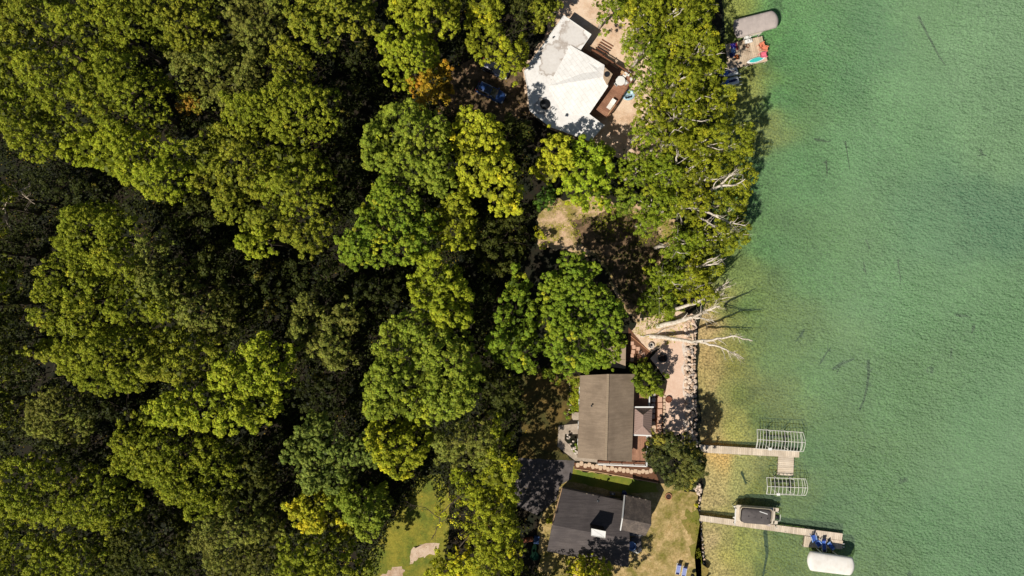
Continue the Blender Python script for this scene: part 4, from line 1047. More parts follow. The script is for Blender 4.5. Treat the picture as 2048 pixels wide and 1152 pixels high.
# motor boat under the grey canopy
def hull(root, L, Wd, m, z0=.25, z1=1.05):
    mb = MB(); n = 12; rings = []
    for i in range(n + 1):
        u = i / n; w = Wd / 2 * (1 - max(0, (u - .45) / .55) ** 2.2) + .02; x = -L / 2 + L * u; k = z0 + .25 * max(0, (u - .6) / .4) ** 2
        rings.append([(x, -w, z1), (x, -w * .9, z0 + .35), (x, 0, k), (x, w * .9, z0 + .35), (x, w, z1), (x, w * .86, z1 + .02), (x, w * .8, z1 - .35), (x, -w * .8, z1 - .35), (x, -w * .86, z1 + .02)])
    mb.loft(rings); return mb.build('hull', m, root, True, world=False)
bt = thing('motorboat', 'cream motorboat stored on the lift beneath the grey canopy', 'boat', P(1508, 55, .5)[:2] + (.4,), math.radians(13))
hull(bt, 5.6, 2.7, 'cream_fibreglass'); mb = MB(); mb.box((.5, 0, 1.2), (.06, 1.6, .45)); mb.build('windscreen', 'car_glass', bt, world=False)
for x in (-1.4, -.3): mb = MB(); mb.box((x, 0, .95), (.6, 1.7, .4)); mb.build('seat', 'canopy_white', bt, world=False, bevel=.05)
mb = MB(); mb.box((-2.95, 0, .7), (.4, .4, .9)); mb.build('outboard_motor', 'black_plastic', bt, world=False, bevel=.08)
b2 = thing('motorboat', 'motorboat hidden on the lift beneath the white canopy', 'boat', P(1662, 1127, .5)[:2] + (.4,), math.radians(-8))
hull(b2, 5.4, 2.3, 'cream_fibreglass'); mb = MB(); mb.box((-2.8, 0, .7), (.4, .4, .9)); mb.build('outboard_motor', 'black_plastic', b2, world=False, bevel=.08)

# pontoon boat on its lift
pb = thing('pontoon_boat', 'beige pontoon boat under a dark cover, moored against the long dock', 'boat', P(1509, 1027.5, .9)[:2] + (.35,), math.radians(-4.6))
mb = MB()
def rrect(L, Wd, r, z, x0=0, y0=0, n=6):
    out = []
    for cx, cy, a0 in ((L / 2 - r, Wd / 2 - r, 0), (-L / 2 + r, Wd / 2 - r, PI / 2), (-L / 2 + r, -Wd / 2 + r, PI), (L / 2 - r, -Wd / 2 + r, 3 * PI / 2)):
        for k in range(n): a = a0 + PI / 2 * k / (n - 1); out.append((x0 + cx + r * math.cos(a), y0 + cy + r * math.sin(a), z))
    return out
mb.loft([rrect(6.1, 2.5, .22, .72), rrect(6.1, 2.5, .22, .9)]); mb.build('deck', 'cream_fibreglass', pb, world=False)
mb = MB()
for y, L0 in ((.98, .55), (-.98, .5)):
    mb = MB(); mb.loft([rrect(L0 + .2, .55, .14, .72, 3.2, y), rrect(L0 + .2, .55, .14, .9, 3.2, y)]); mb.build('stern_platform', 'cream_fibreglass', pb, world=False)
for y in (-.85, .85):
    mb = MB(); mb.tube([(-3.25, y, .45), (-2.7, y, .36), (2.7, y, .36), (3.0, y, .36)], [.06, .3, .3, .3], 12); mb.build('pontoon', 'aluminium', pb, True, world=False)
mb = MB(); mb.loft([rrect(5.0, 2.34, .5, .9, -.05), rrect(5.0, 2.34, .5, 1.5, -.05), rrect(4.9, 2.24, .45, 1.5, -.05), rrect(4.9, 2.24, .45, .95, -.05)]); mb.build('fence', 'cream_fibreglass', pb, world=False)
mb = MB(); rings = []
for s_, z in ((1.0, 1.2), (1.0, 1.54), (.96, 1.62), (.8, 1.74), (.5, 1.82), (.15, 1.84)):
    rings.append([(x * s_ - .08, y * (s_ if s_ > .9 else s_) - .1, z + .05 * math.sin(x * 2.6) * (1 - s_) * 2) for x, y, _ in rrect(4.5, 2.3, .62, z)])
mb.loft(rings); bc_ = mb.build('cover', 'boat_cover', pb, True, world=False)
mb = MB()
for k in range(4): mb.lathe((-1.35 + k * .98, -.05 - .05 * k, 1.8), [(.06, 0), (.06, .12), (.01, .14)], 8)
mb.build('cover_pole', 'black_plastic', bc_, world=False)
mb = MB(); mb.beam((.3, .78, 1.76), (1.55, .45, 1.74), .11, .05); mb.build('cover_strap', 'white_paint', bc_, world=False)
mb = MB(); mb.box((3.35, -.05, .95), (.55, .5, .55)); mb.build('outboard_motor', 'black_plastic', pb, world=False, bevel=.12)
mb = MB(); mb.tube([(3.55, -.75, .8), (3.9, -.7, .82), (3.95, -.05, .82), (3.9, .3, .82)], .04, 6); mb.build('swim_ladder', 'aluminium', pb, world=False)
mb = MB(); mb.beam((1.6, -1.25, .95), (2.4, -1.5, .95), .35, .05); mb.build('boarding_gate', 'canopy_grey', pb, world=False)
pl = thing('boat_hoist', 'white posted hoist frame holding the beige pontoon boat', 'boat lift', P(1464, 1028, 0), math.radians(-4.6))
for y in (-1.15, 1.25):
    for x in (.1, 6.6):
        mb = MB(); mb.box((x, y, .2), (.11, .11, 2.4)); mb.build('post', 'aluminium', pl, world=False)
mb = MB(); mb.box((.1, .05, 1.25), (.14, 2.5, .1)); mb.box((.32, .05, .4), (.1, 2.4, .1)); mb.build('crossbar', 'white_paint', pl, world=False)
mb = MB()
for y in (-.85, .85): mb.box((3.4, y, .0), (6.4, .16, .14))
mb.build('bunk', 'dark_metal', pl, world=False)

# ---- personal watercraft
def pwc(label, loc, rot):
    r = thing('jet_ski', label, 'jet ski', loc, rot, 'jet skis under the shore trees')
    mb = MB(); rings = []
    for i in range(11):
        u = i / 10; w = .58 * (1 - max(0, (u - .35) / .65) ** 2) + .03; x = -1.4 + 2.9 * u; zt = .42 + .12 * math.sin(u * 2.4)
        rings.append([(x, -w, zt - .1), (x, -w * .7, .05), (x, w * .7, .05), (x, w, zt - .1), (x, w * .6, zt + .05), (x, 0, zt + .1), (x, -w * .6, zt + .05)])
    mb.loft(rings); mb.build('hull', 'white_paint', r, True, world=False)
    mb = MB(); mb.blob((-.45, 0, .68), .72, .2, .14, 5, .05); mb.build('seat', 'navy_fabric', r, True, world=False)
    mb = MB(); mb.blob((.55, 0, .66), .55, .34, .16, 6, .05); mb.build('cowl', 'blue_fabric', r, True, world=False)
    mb = MB(); mb.tube([(.15, -.4, .92), (.25, 0, .9), (.15, .4, .92)], .03, 6); mb.build('handlebar', 'black_plastic', r, world=False)
    return r
pwc('white and blue jet ski tight against the square dock, bow under the leaves', P(1456, 147, .4)[:2] + (.35,), math.radians(195))
pwc('white and blue jet ski further from the square dock, almost covered by leaves', P(1458, 165, .4)[:2] + (.35,), math.radians(195))
for i, (a, b, a2, b2, lb_) in enumerate((((1462, 151), (1482, 148), (1463, 157), (1482, 154), 'narrow pale lift rails in shaded water by the jet ski nearest the square dock'), ((1470, 165), (1484, 162), (1471, 171), (1484, 168.5), 'narrow pale lift rails in shaded water by the jet ski farthest from the square dock'))):
    r = thing('jet_ski_lift', lb_, 'boat lift', P(*a, 0))
    for p, q in ((a, b), (a2, b2)):
        mb = MB(); mb.beam(P(*p, .25), P(*q, .25), .07, .06); mb.build('rail', 'aluminium', r)
        mb = MB(); c = P(*p, .2); mb.box((c[0], c[1], -.3), (.07, .07, 1.1)); mb.build('post', 'aluminium', r)

# ---- things on the square dock
def board(name, label, cat, c, L, Wd, rot, m, pad=None, z=.72):
    r = thing(name, label, cat, (*P(*c, z)[:2], z), math.radians(rot)); mb = MB(); n = 14; rings = []
    for i in range(n + 1):
        u = -1 + 2 * i / n; w = Wd / 2 * max(.03, (1 - abs(u) ** 2.4) ** .62); x = u * L / 2; hz = .03 + .05 * u * u
        rings.append([(x, -w, .04 + hz), (x, -w * .7, hz), (x, w * .7, hz), (x, w, .04 + hz), (x, w * .7, .1 + hz), (x, -w * .7, .1 + hz)])
    mb.loft(rings); b_ = mb.build('deck', m, r, True, world=False)
    if pad:
        mb = MB(); mb.loft([[(x * L * .36, y * Wd * .36, zz) for x, y in [(math.cos(2 * PI * k / 20), math.sin(2 * PI * k / 20)) for k in range(20)]] for zz in (.12, .16)]); mb.build('deck_pad', pad, r, world=False)
    return r
board('paddleboard', 'white paddleboard with a turquoise pad lying on the square dock', 'paddleboard', (1512, 120), 3.1, .86, 16, 'white_paint', 'turquoise_pad')
board('bodyboard', 'small white oval board on the edge of the square dock nearest the grey canopy', 'board', (1495, 74.8), 1.25, .5, 14, 'white_paint')
cl = thing('cooler', 'white cooler box with dark latches on the square dock', 'cooler', (*P(1496.5, 83, .9)[:2], .7), math.radians(12))
mb = MB(); mb.box((0, 0, .2), (1.05, .5, .38)); mb.build('box', 'white_paint', cl, world=False, bevel=.04)
mb = MB(); mb.box((0, 0, .43), (1.1, .55, .07)); mb.build('lid', 'white_paint', cl, world=False, bevel=.025)
mb = MB(); mb.box((-.12, .02, .47), (.14, .16, .04)); mb.box((.34, .1, .47), (.16, .14, .04)); mb.build('latch', 'black_plastic', cl, world=False)
for i, (x, y, lb_) in enumerate(((1490, 91.8, 'coil of dark rope on the square dock, the one nearer shore'), (1495.3, 92.6, 'coil of brown rope on the square dock, the one nearer open water'))):
    r = thing('rope_coil', lb_, 'rope', (*P(x, y, .72)[:2], .7)); mb = MB()
    for k in range(4): mb.tube([((.26 - .012 * k) * math.cos(2 * PI * j / 16), (.26 - .012 * k) * math.sin(2 * PI * j / 16), .04 + .05 * k) for j in range(17)], .03, 5)
    mb.build('coil', 'brown_timber' if i else 'dark_metal', r, world=False)
def towel(name, label, cat, c, size, rot, m, z=.71, seed=1, fold=.07):
    r = thing(name, label, cat, (*P(*c, z)[:2], z), math.radians(rot)); mb = MB(); n = 9; q = random.Random(seed)
    vs = [((i / n - .5) * size[0] + q.uniform(-.03, .03), (j / n - .5) * size[1] + q.uniform(-.03, .03), .04 + fold * (.5 + .5 * math.sin(i * 1.3 + seed) * math.cos(j * 1.1 + seed * 2))) for i in range(n + 1) for j in range(n + 1)]
    mb.add(vs, [(i * (n + 1) + j, (i + 1) * (n + 1) + j, (i + 1) * (n + 1) + j + 1, i * (n + 1) + j + 1) for i in range(n) for j in range(n)]); o = mb.build('cloth', m, r, True, world=False)
    sd = o.modifiers.new('thick', 'SOLIDIFY'); sd.thickness = .025; return r
towel('beach_towel', 'crumpled purple towel at the shore end of the square dock', 'towel', (1466.5, 92), (.8, .85), 12, 'purple_fabric', seed=2)
towel('beach_towel', 'pale blue towel next to the purple one on the square dock', 'towel', (1466, 101), (.65, .8), 12, 'light_blue_fabric', seed=3)
towel('beach_towel', 'navy towel in the shade on the square dock', 'towel', (1464, 109.5), (.8, .7), 20, 'navy_fabric', seed=4)
towel('beach_towel', 'dark red towel beside the purple one on the square dock', 'towel', (1473.3, 93.5), (.3, 1.1), 15, 'red_fabric', seed=5)
lj = thing('life_jacket', 'orange life jacket lying open on the square dock', 'life jacket', (*P(1473, 114.5, .75)[:2], .7), math.radians(40))
for y in (-.2, .2):
    mb = MB(); mb.blob((0, y, .08), .32, .17, .08, 4, .1); mb.build('panel', 'orange_fabric', lj, True, world=False)
mb = MB(); mb.blob((.3, 0, .07), .14, .3, .07, 6, .1); mb.build('collar', 'orange_fabric', lj, True, world=False)
mb = MB(); mb.beam((-.1, -.35, .16), (-.1, .35, .16), .05, .02); mb.build('strap', 'black_plastic', lj, world=False)

def adirondack(name, label, m, loc, rot, frame=None, group=None, tall=.62):
    c = thing(name, label, 'chair', loc, math.radians(rot), group); frame = frame or m
    mb = MB()
    for k in range(5): mb.add([(.34 - .15 * k, -.27, .38 - .03 * k), (.34 - .15 * k, .27, .38 - .03 * k), (.21 - .15 * k, .27, .355 - .03 * k), (.21 - .15 * k, -.27, .355 - .03 * k),
                               (.34 - .15 * k, -.27, .35 - .03 * k), (.34 - .15 * k, .27, .35 - .03 * k), (.21 - .15 * k, .27, .325 - .03 * k), (.21 - .15 * k, -.27, .325 - .03 * k)], [(3, 2, 1, 0), (4, 5, 6, 7), (0, 1, 5, 4), (1, 2, 6, 5), (2, 3, 7, 6), (3, 0, 4, 7)])
    mb.build('seat', m, c, world=False)
    mb = MB()
    for k in range(5):
        y = -.24 + .12 * k; t_ = tall + .3 - .05 * abs(k - 2); mb.beam((-.38, y, .24), (-.38 - tall * .75, y * 1.15, t_), .1, .025)
    mb.build('backrest', m, c, world=False)
    for s_ in (-1, 1):
        mb = MB(); mb.beam((.4, s_ * .36, .55), (-.5, s_ * .36, .53), .14, .03); mb.build('armrest', frame, c, world=False)
        mb = MB(); mb.beam((.33, s_ * .32, 0), (.33, s_ * .32, .54), .09, .04); mb.build('leg', frame, c, world=False)
        mb = MB(); mb.beam((.3, s_ * .3, .36), (-.8, s_ * .3, .03), .03, .12); mb.build('leg', frame, c, world=False)
    return c
adirondack('deck_chair', 'coral orange slatted chair on the lake edge of the square dock, nearest the canopy', 'coral_paint', (*P(1524.5, 91, .9)[:2], .71), 25)
adirondack('deck_chair', 'coral orange slatted chair at the lake edge of the square dock, the middle one', 'coral_paint', (*P(1530, 98, .9)[:2], .71), -10)
adirondack('deck_chair', 'pink slatted chair at the nose of the paddleboard on the square dock', 'pink_paint', (*P(1527.5, 110.5, .9)[:2], .71), 10)
towel('beach_towel', 'beige towel on the outer corner of the square dock', 'towel', (1530.5, 119), (.55, .6), 12, 'stone_step', seed=8)

# ---- chairs on the long dock
adirondack('deck_chair', 'blue slatted chair nearest the shore on the end platform', 'blue_fabric', (*P(1627.5, 1077.5, .9)[:2], .63), -75, 'light_blue_fabric', tall=.55)
adirondack('deck_chair', 'blue chair facing the canopy, second from shore on the end platform', 'blue_fabric', (*P(1637, 1088, .9)[:2], .63), -55, 'light_blue_fabric', tall=.55)
def lounger(name, label, loc, rot, seat, back, frame, group=None, L=2.0):
    c = thing(name, label, 'lounger', loc, math.radians(rot), group)
    mb = MB()
    for y in (-.33, .33): mb.beam((-L / 2, y, .32), (L / 2, y, .32), .06, .05)
    for x in (-L / 2 + .02, L / 2 - .02): mb.beam((x, -.33, .32), (x, .33, .32), .05, .05)
    mb.build('frame', frame, c, world=False)
    for x in (-L * .38, L * .36):
        for y in (-.31, .31): mb = MB(); mb.box((x, y, .15), (.05, .05, .3)); mb.build('leg', frame, c, world=False)
    mb = MB(); mb.box((.28 - .1, 0, .36), (L * .58, .56, .05)); mb.build('seat', seat, c, world=False, bevel=.02)
    mb = MB(); mb.add([(-L * .2, -.28, .38), (-L * .2, .28, .38), (-L * .47, .28, .68), (-L * .47, -.28, .68), (-L * .2, -.28, .33), (-L * .2, .28, .33), (-L * .47, .28, .63), (-L * .47, -.28, .63)], [(3, 2, 1, 0), (4, 5, 6, 7), (0, 1, 5, 4), (1, 2, 6, 5), (2, 3, 7, 6), (3, 0, 4, 7)]); mb.build('backrest', seat, c, world=False)
    mb = MB(); mb.beam((-L * .37, 0, .62), (-L * .5, 0, .74), .56, .09); mb.build('headrest', back, c, world=False)
    mb = MB(); mb.box((L * .40, 0, .37), (L * .17, .5, .07)); mb.build('foot_pad', back, c, world=False, bevel=.02)
    return c
lounger('sun_lounger', 'blue lounger with a white frame in the middle of the end platform', (*P(1647.5, 1090, .9)[:2], .63), -85, 'blue_fabric', 'navy_fabric', 'white_paint', L=2.15)
lounger('sun_lounger', 'blue lounger tilted towards open water on the end platform', (*P(1661, 1091, .9)[:2], .63), -50, 'blue_fabric', 'light_blue_fabric', 'dark_metal', L=1.6)
lounger('sun_lounger', 'lilac lounger with dark head and foot pads on the straw lawn, farther from the water', (*P(1356.2, 1137, 1.0)[:2], .86), -80 - 20, 'lounger_fabric', 'navy_fabric', 'white_paint', 'lilac loungers on the lawn', L=1.75)
lounger('sun_lounger', 'lilac lounger with dark head and foot pads on the straw lawn, nearer the water', (*P(1368, 1142.5, 1.0)[:2], .86), -80 - 20, 'lounger_fabric', 'navy_fabric', 'white_paint', 'lilac loungers on the lawn', L=1.75)
gb = thing('charcoal_grill', 'small dark round grill on the lawn by the loungers', 'grill', (*P(1384, 1149, 1.2)[:2], .85))
mb = MB(); mb.lathe((0, 0, .55), [(.05, 0), (.25, .08), (.3, .25), (.27, .4), (.12, .5), (.02, .52)], 16); mb.build('bowl', 'black_plastic', gb, True, world=False)
for k in range(3):
    a = k * 2.1; mb = MB(); mb.tube([(.12 * math.cos(a), .12 * math.sin(a), .6), (.32 * math.cos(a), .32 * math.sin(a), 0)], .02, 6); mb.build('leg', 'dark_metal', gb, world=False)

# ---- garden bits
fp = thing('fire_ring', 'round brick fire ring full of ash on the lawn below the dark tree', 'fire pit', P(1336.7, 992.5, .84))
mb = MB()
for k in range(14):
    a = 2 * PI * k / 14; mb.box((.46 * math.cos(a), .46 * math.sin(a), .1), (.12, .19, .22), a)
mb.build('brick_ring', 'brick_edge', fp, world=False); mb = MB(); mb.lathe((0, 0, 0), [(.4, 0), (.38, .06), (.15, .1), (.02, .12)], 14); mb.build('ash_bed', 'ash', fp, world=False)
fc = thing('fire_pit', 'round rusty fire bowl standing on the pink patio', 'fire pit', P(1336.5, 798.5, .87))
mb = MB(); mb.lathe((0, 0, 0), [(.3, 0), (.48, .16), (.5, .34), (.42, .36), (.36, .22), (.02, .18)], 20); mb.build('bowl', 'rust', fc, world=False)
mb = MB(); mb.lathe((0, 0, .2), [(.34, 0), (.34, .02), (.02, .03)], 16); mb.build('ash_bed', 'brown_timber', fc, world=False)
sp = thing('planter', 'round white stone planter with a dark hollow on the sand near the dead birches', 'planter', P(1301.5, 691, .86))
mb = MB(); mb.lathe((0, 0, 0), [(.42, 0), (.5, .15), (.48, .38), (.36, .42), (.3, .3), (.02, .26)], 18); mb.build('bowl', 'white_gravel', sp, world=False)
mb = MB(); mb.blob((.06, .12, .34), .17, .17, .1, 3, .2); mb.build('soil', 'dark_metal', sp, world=False)
dt = thing('fire_pit', 'dark round stone fire pit in the tree shade on the patio', 'fire pit', P(1325, 716, .87))
mb = MB()
for k in range(12):
    a = 2 * PI * k / 12; mb.box((.62 * math.cos(a), .62 * math.sin(a), .15), (.22, .3, .32), a)
mb.build('stone_ring', 'dark_metal', dt, world=False); mb = MB(); mb.lathe((0, 0, 0), [(.52, 0), (.5, .08), (.02, .1)], 14); mb.build('ash_bed', 'ash', dt, world=False)
def edging(label, ps, m, w=.1, h=.14, name='garden_edging'):
    r = thing(name, label, 'edging', P(*pts(ps)[0], .8)); mb = MB(); q = [P(x, y, .86) for x, y in pts(ps)]
    for a, b in zip(q, q[1:]): mb.beam(a, b, w, h + .1)
    mb.build('board', m, r); return r
edging('timber edging between the mulch path and the green lawn strip', "1149,937.5 1200,944.5 1240,952 1316,966", 'light_timber')
edging('slanting timber edging along the small stepping stone path near the dead birches', "1260,671 1281,688 1303,707", 'brick_edge', .12)
stp_i = 0
def stones(lst, label, grp, m, r0, z=.82, name='stepping_stone', rect=()):
    src = {}
    for i, (x, y) in enumerate(lst):
        k = 3 if i in rect else i % 3
        loc = (*P(x, y, z)[:2], z)
        if k not in src:
            o = thing(name, label, 'stepping stone', loc, rnd.uniform(-.3, .3), grp); mb = MB(); n = 14; q = random.Random(k + 5)
            if k == 3: ring = [(a * r0 * .85, b * r0 * .9) for a, b in ((-1, -1), (0, -1.02), (1, -1), (1.02, 0), (1, 1), (0, 1), (-1, 1), (-1.01, 0))]
            else: ring = [(r0 * (1 + q.uniform(-.08, .08)) * math.copysign(abs(math.cos(2 * PI * j / n)) ** .75, math.cos(2 * PI * j / n)) * .92, r0 * (1 + q.uniform(-.08, .08)) * math.copysign(abs(math.sin(2 * PI * j / n)) ** .75, math.sin(2 * PI * j / n)) * 1.15) for j in range(n)]
            mb.loft([[(a, b, -.02) for a, b in ring], [(a, b, .05) for a, b in ring], [(a * .93, b * .93, .07) for a, b in ring]]); mb.build('slab', m, o, world=False); src[k] = o
        else: dup(src[k], loc, rnd.uniform(-.35, .35))
zz = lambda s, ox_, oy_, f: [(ox_ + a / f, oy_ + b / f) for a, b in pts(s)]
stones(zz("290,960 318,948 348,965 377,958 406,972 437,970 464,982 496,978 523,992 553,985 582,998 614,992 643,1002 674,1002 704,1012 733,1006 762,1014 791,1008 821,1014 852,1004", 1080, 680, 3.84),
       'pale rounded stepping stone in the mulch path south of the brown roofed house', 'stepping stones in the south mulch path', 'stone_step', .325, z=.875, rect=(15, 16, 18))
stones(zz("175,335 200,390 260,412 188,458 287,465 172,515 335,497 172,572 350,555", 1240, 640, 7.2), 'pale square stepping stone in the small mulch path by the dead birches', 'stepping stones north of the small tree', 'slab_pink', .32, z=.88, rect=range(9))
stones([(1307, 790), (1307, 800), (1306.5, 811), (1306, 822), (1305.5, 833)], 'grey flagstone in the shaded walk beside the hipped porch', 'flagstones by the hipped porch', 'rock_grey', .36, z=.885, rect=range(5))
stones([(1307, 847.5), (1308, 854.5), (1307.5, 862.5), (1310, 868.5), (1303.5, 877)], 'sunlit golden flagstone at the foot of the hipped porch', 'golden flagstones', 'stone_step', .33, z=.885)
# retaining slabs
src = None
for i, (y0, y1, px) in enumerate(((793, 803, 1320), (805, 816.5, 1320.5), (818, 833, 1320), (834.5, 846, 1319.5), (847.5, 858, 1319), (859.5, 870, 1319))):
    loc = (*P(px, (y0 + y1) / 2, 1.1)[:2], .82)
    if src is None:
        src = thing('wall_slab', 'pink sawn slab in the low retaining wall beside the patio', 'wall stone', loc, 0, 'pink slabs of the low retaining wall'); mb = MB(); mb.box((0, 0, .17), (.68, .92, .34)); mb.build('block', 'slab_pink', src, world=False, bevel=.04)
    else: dup(src, loc, rnd.uniform(-.05, .05), scale=(1, (y1 - y0) / 12.0, 1))
src = None
for i, y in enumerate(range(794, 872, 7)):
    loc = (*P(1328.5 + rnd.uniform(-.6, .6), y, 1.0)[:2], .82)
    if src is None:
        src = thing('edge_block', 'small tan block in the patio edge row', 'wall stone', loc, 0, 'small blocks along the patio edge'); mb = MB(); mb.box((0, 0, .1), (.34, .44, .22)); mb.build('block', 'stone_step', src, world=False, bevel=.03)
    else: dup(src, loc, rnd.uniform(-.2, .2))
# rocks of the shoreline wall
rsrc = []
for k, m in enumerate(('rock_pale', 'rock_tan', 'rock_grey', 'rock_pale', 'rock_tan', 'rock_pale')):
    mb = MB(); mb.blob((0, 0, 0), .34, .28, .22, 20 + k, .38, 9, 6); rsrc.append((mb.v, mb.f, m))
rmesh = []
for k, (v, f, m) in enumerate(rsrc):
    me = bpy.data.meshes.new('shore_rock'); me.from_pydata(v, [], f); me.materials.append(MT[m]); rmesh.append(me)
def rock(px, py, z, s, label, grp, k=None):
    o = bpy.data.objects.new('shore_rock', rmesh[rnd.randrange(6) if k is None else k]); COL.objects.link(o)
    o.location = (*P(px, py, z)[:2], z); o.rotation_euler = (rnd.uniform(-.5, .5), rnd.uniform(-.5, .5), rnd.uniform(0, 6.28)); o.scale = (s, s * rnd.uniform(.75, 1.1), s * rnd.uniform(.8, 1.2))
    return tag(o, label, 'rock', grp)
y = 632
while y < 892:
    for c in range(4):
        px = 1372.5 + c * 5.6 + rnd.uniform(-1.8, 1.8) + (4 if y < 700 and False else 0) + (y > 860) * (y - 860) * .12
        rock(px, y + rnd.uniform(-2.5, 2.5), (.92, .88, .6, .2)[c] + rnd.uniform(-.05, .1), rnd.uniform(.62, 1.25), 'pale angular boulder in the stone shoreline wall beside the pink patio', 'boulders of the shoreline wall')
    y += 5.6
for k in range(18):
    rock(1396 + rnd.uniform(-7, 7), 984 + rnd.uniform(-13, 15), .75 + rnd.uniform(-.2, .1), rnd.uniform(.5, 1.0), 'pale stone in the small heap at the waterline below the dark tree', 'stones heaped at the waterline', rnd.choice((0, 3, 5)))
for k in range(20):
    yy_ = 1005 + k * 7.6; rock(1399 + (yy_ - 1030) * .095 + rnd.uniform(-1.5, 1.5), yy_, .15, rnd.uniform(.45, .8), 'weathered stone along the grassy bank edge by the long dock', 'stones along the grassy bank', 2 if k % 3 else 1)
for k in range(16):
    yy_ = 766 + k * 4.4; rock(1139 + 2.5 * math.sin(k * .22) - (k > 11) * (k - 11) * 1.2, yy_, .86, rnd.uniform(.32, .5), 'small white stone in the curved flower bed border', 'white border stones', 0)
bl = thing('foam_line', 'white foam line along the waterline next to the long dock, shaped as a pole', 'foam_line', P(1394, 1043, .1)); mb = MB(); mb.tube([P(1393, 1043, .28), P(1397, 1056, .2), (*P(1401, 1068, .12)[:2], .12), P(1406, 1081, .05)], [.1, .12, .1, .05], 7); mb.build('pole', 'birch_bark', bl)  # stands for the white foam at the waterline, built as a pole
# kayaks and yard things at the back of the grey house
ky = thing('kayak', 'light green kayak lying in the shade behind the grey house', 'kayak', (*P(1068, 1099, .95)[:2], .82), math.radians(80))
mb = MB(); rings = []
for i in range(13):
    u = -1 + i / 6; w = .36 * max(.05, (1 - abs(u) ** 2.2)) ; rings.append([(u * 1.3, -w, .2), (u * 1.3, 0, .03 + .1 * u * u), (u * 1.3, w, .2), (u * 1.3, w * .5, .3), (u * 1.3, -w * .5, .3)])
mb.loft(rings); mb.build('hull', 'green_plastic', ky, True, world=False)
mb = MB(); mb.lathe((-.1, 0, .3), [(.24, 0), (.24, .03), (.2, .03), (.2, -.05), (.02, -.05)], 14); mb.build('cockpit', 'black_plastic', ky, world=False)
cn = thing('wading_pool', 'dark green plastic wading pool under the kayak behind the grey house', 'pool', (*P(1069, 1112, .9)[:2], .82)); mb = MB(); mb.lathe((0, 0, 0), [(.5, 0), (.62, .05), (.66, .22), (.6, .22), (.55, .06), (.02, .05)], 18); mb.build('tub', 'dark_green_plastic', cn, world=False)
tb_ = thing('storage_box', 'blue plastic storage box behind the grey house', 'box', (*P(1073, 1078, 1.0)[:2], .82), -.1); mb = MB(); mb.box((0, 0, .32), (.75, 1.1, .62)); mb.build('box', 'blue_plastic', tb_, world=False, bevel=.04); mb = MB(); mb.box((0, 0, .66), (.8, 1.15, .06)); mb.build('lid', 'blue_plastic', tb_, world=False, bevel=.02)
wp_ = thing('firewood_stack', 'short stack of reddish split firewood behind the grey house', 'firewood', (*P(1057, 1078, 1.0)[:2], .82), .2); mb = MB()
for i in range(6):
    for j in range(4): mb.tube([(-.7 + .26 * i, -.25, .12 + .2 * j), (-.7 + .26 * i + rnd.uniform(-.04, .04), .25, .12 + .2 * j)], rnd.uniform(.09, .12), 6)
mb.build('logs', 'rust', wp_, world=False)
# sunken logs and branches on the lake bed
SUNK = [("1740,724 1741,750 1737,778 1731,803 1722,823", 4.0, 'longest sunken log, a slightly curved dark line west of the lake middle'), ("1673,738 1684,730 1712,719", 3.2, 'sunken forked log lying pale-edged just left of the longest log'),
        ("1668,740 1690,722 1676,748", 2.2, 'short sunken branch crossing the forked log'), ("1842,30 1862,70 1884,110 1897,128", 3.0, 'long straight sunken branch near the top edge of the lake'), ("1603,675 1610,660 1592,685", 2.0, 'thin bent sunken branch off the dead birch tips'),
        ("1642,728 1656,706 1664,696", 2.0, 'thin straight sunken branch above the forked log'), ("1630,278 1660,284", 2.2, 'short level sunken stick in the upper lake'), ("1693,282 1702,338", 1.5, 'thin upright sunken stick in the upper middle lake'), ("1654,322 1656,352", 2.2, 'short dark upright sunken stick in the upper lake'),
        ("1968,298 1974,308 1962,310", 3.0, 'short stubby sunken log far out in the upper lake'), ("1800,520 1806,562", 2.0, 'thin sunken stick near the middle of the lake'), ("1730,525 1736,550", 1.6, 'faint sunken stick left of the middle of the lake'),
        ("1920,632 1944,634", 2.2, 'level sunken stick far out beyond the dead birches'), ("1957,652 1951,668", 2.2, 'short slanting sunken stick at the far right of the lake'), ("1910,700 1907,718", 2.0, 'short curved sunken stick right of the lake middle'),
        ("1530,1065 1534,1110 1526,1152", 5.0, 'broad dark weedy log in the shallows below the long dock'), ("1482,945 1492,970", 2.5, 'dark sunken branch near shore between the two docks'), ("1735,480 1744,500", 1.4, 'faint sunken twig at mid height left of the lake middle')]
for s, w_, lb_ in SUNK:
    q = pts(s); o = thing('sunken_log', lb_, 'log', P(*q[0], -.8)); mb = MB()
    pp = []
    for (x, y) in q:
        p = P(x, y, -.4); dz = float(np.interp(p[0] - float(shore_x(np.array([p[1]]))[0]), [-1.5, 0, .4, 4, 12, 25, 60], [-.5, -.28, -.34, -.5, -.8, -1.2, -1.9])); pp.append((p[0], p[1], dz + .3))
    rs = [w_ / S / 2 * 1.35 * (1.15 - .7 * i / (len(pp) - 1)) for i in range(len(pp))]
    mb.tube(pp, rs, 6); r_ = random.Random(int(q[0][0]))
    for k in range(3):
        i = r_.randrange(len(pp) - 1); a = Vector(pp[i]).lerp(Vector(pp[i + 1]), r_.random()); mb.tube([a, a + Vector((r_.uniform(-.8, .8), r_.uniform(-.8, .8), .12))], [rs[i] * .5, .02], 5)
    mb.build('stem', 'sunk_wood', o)
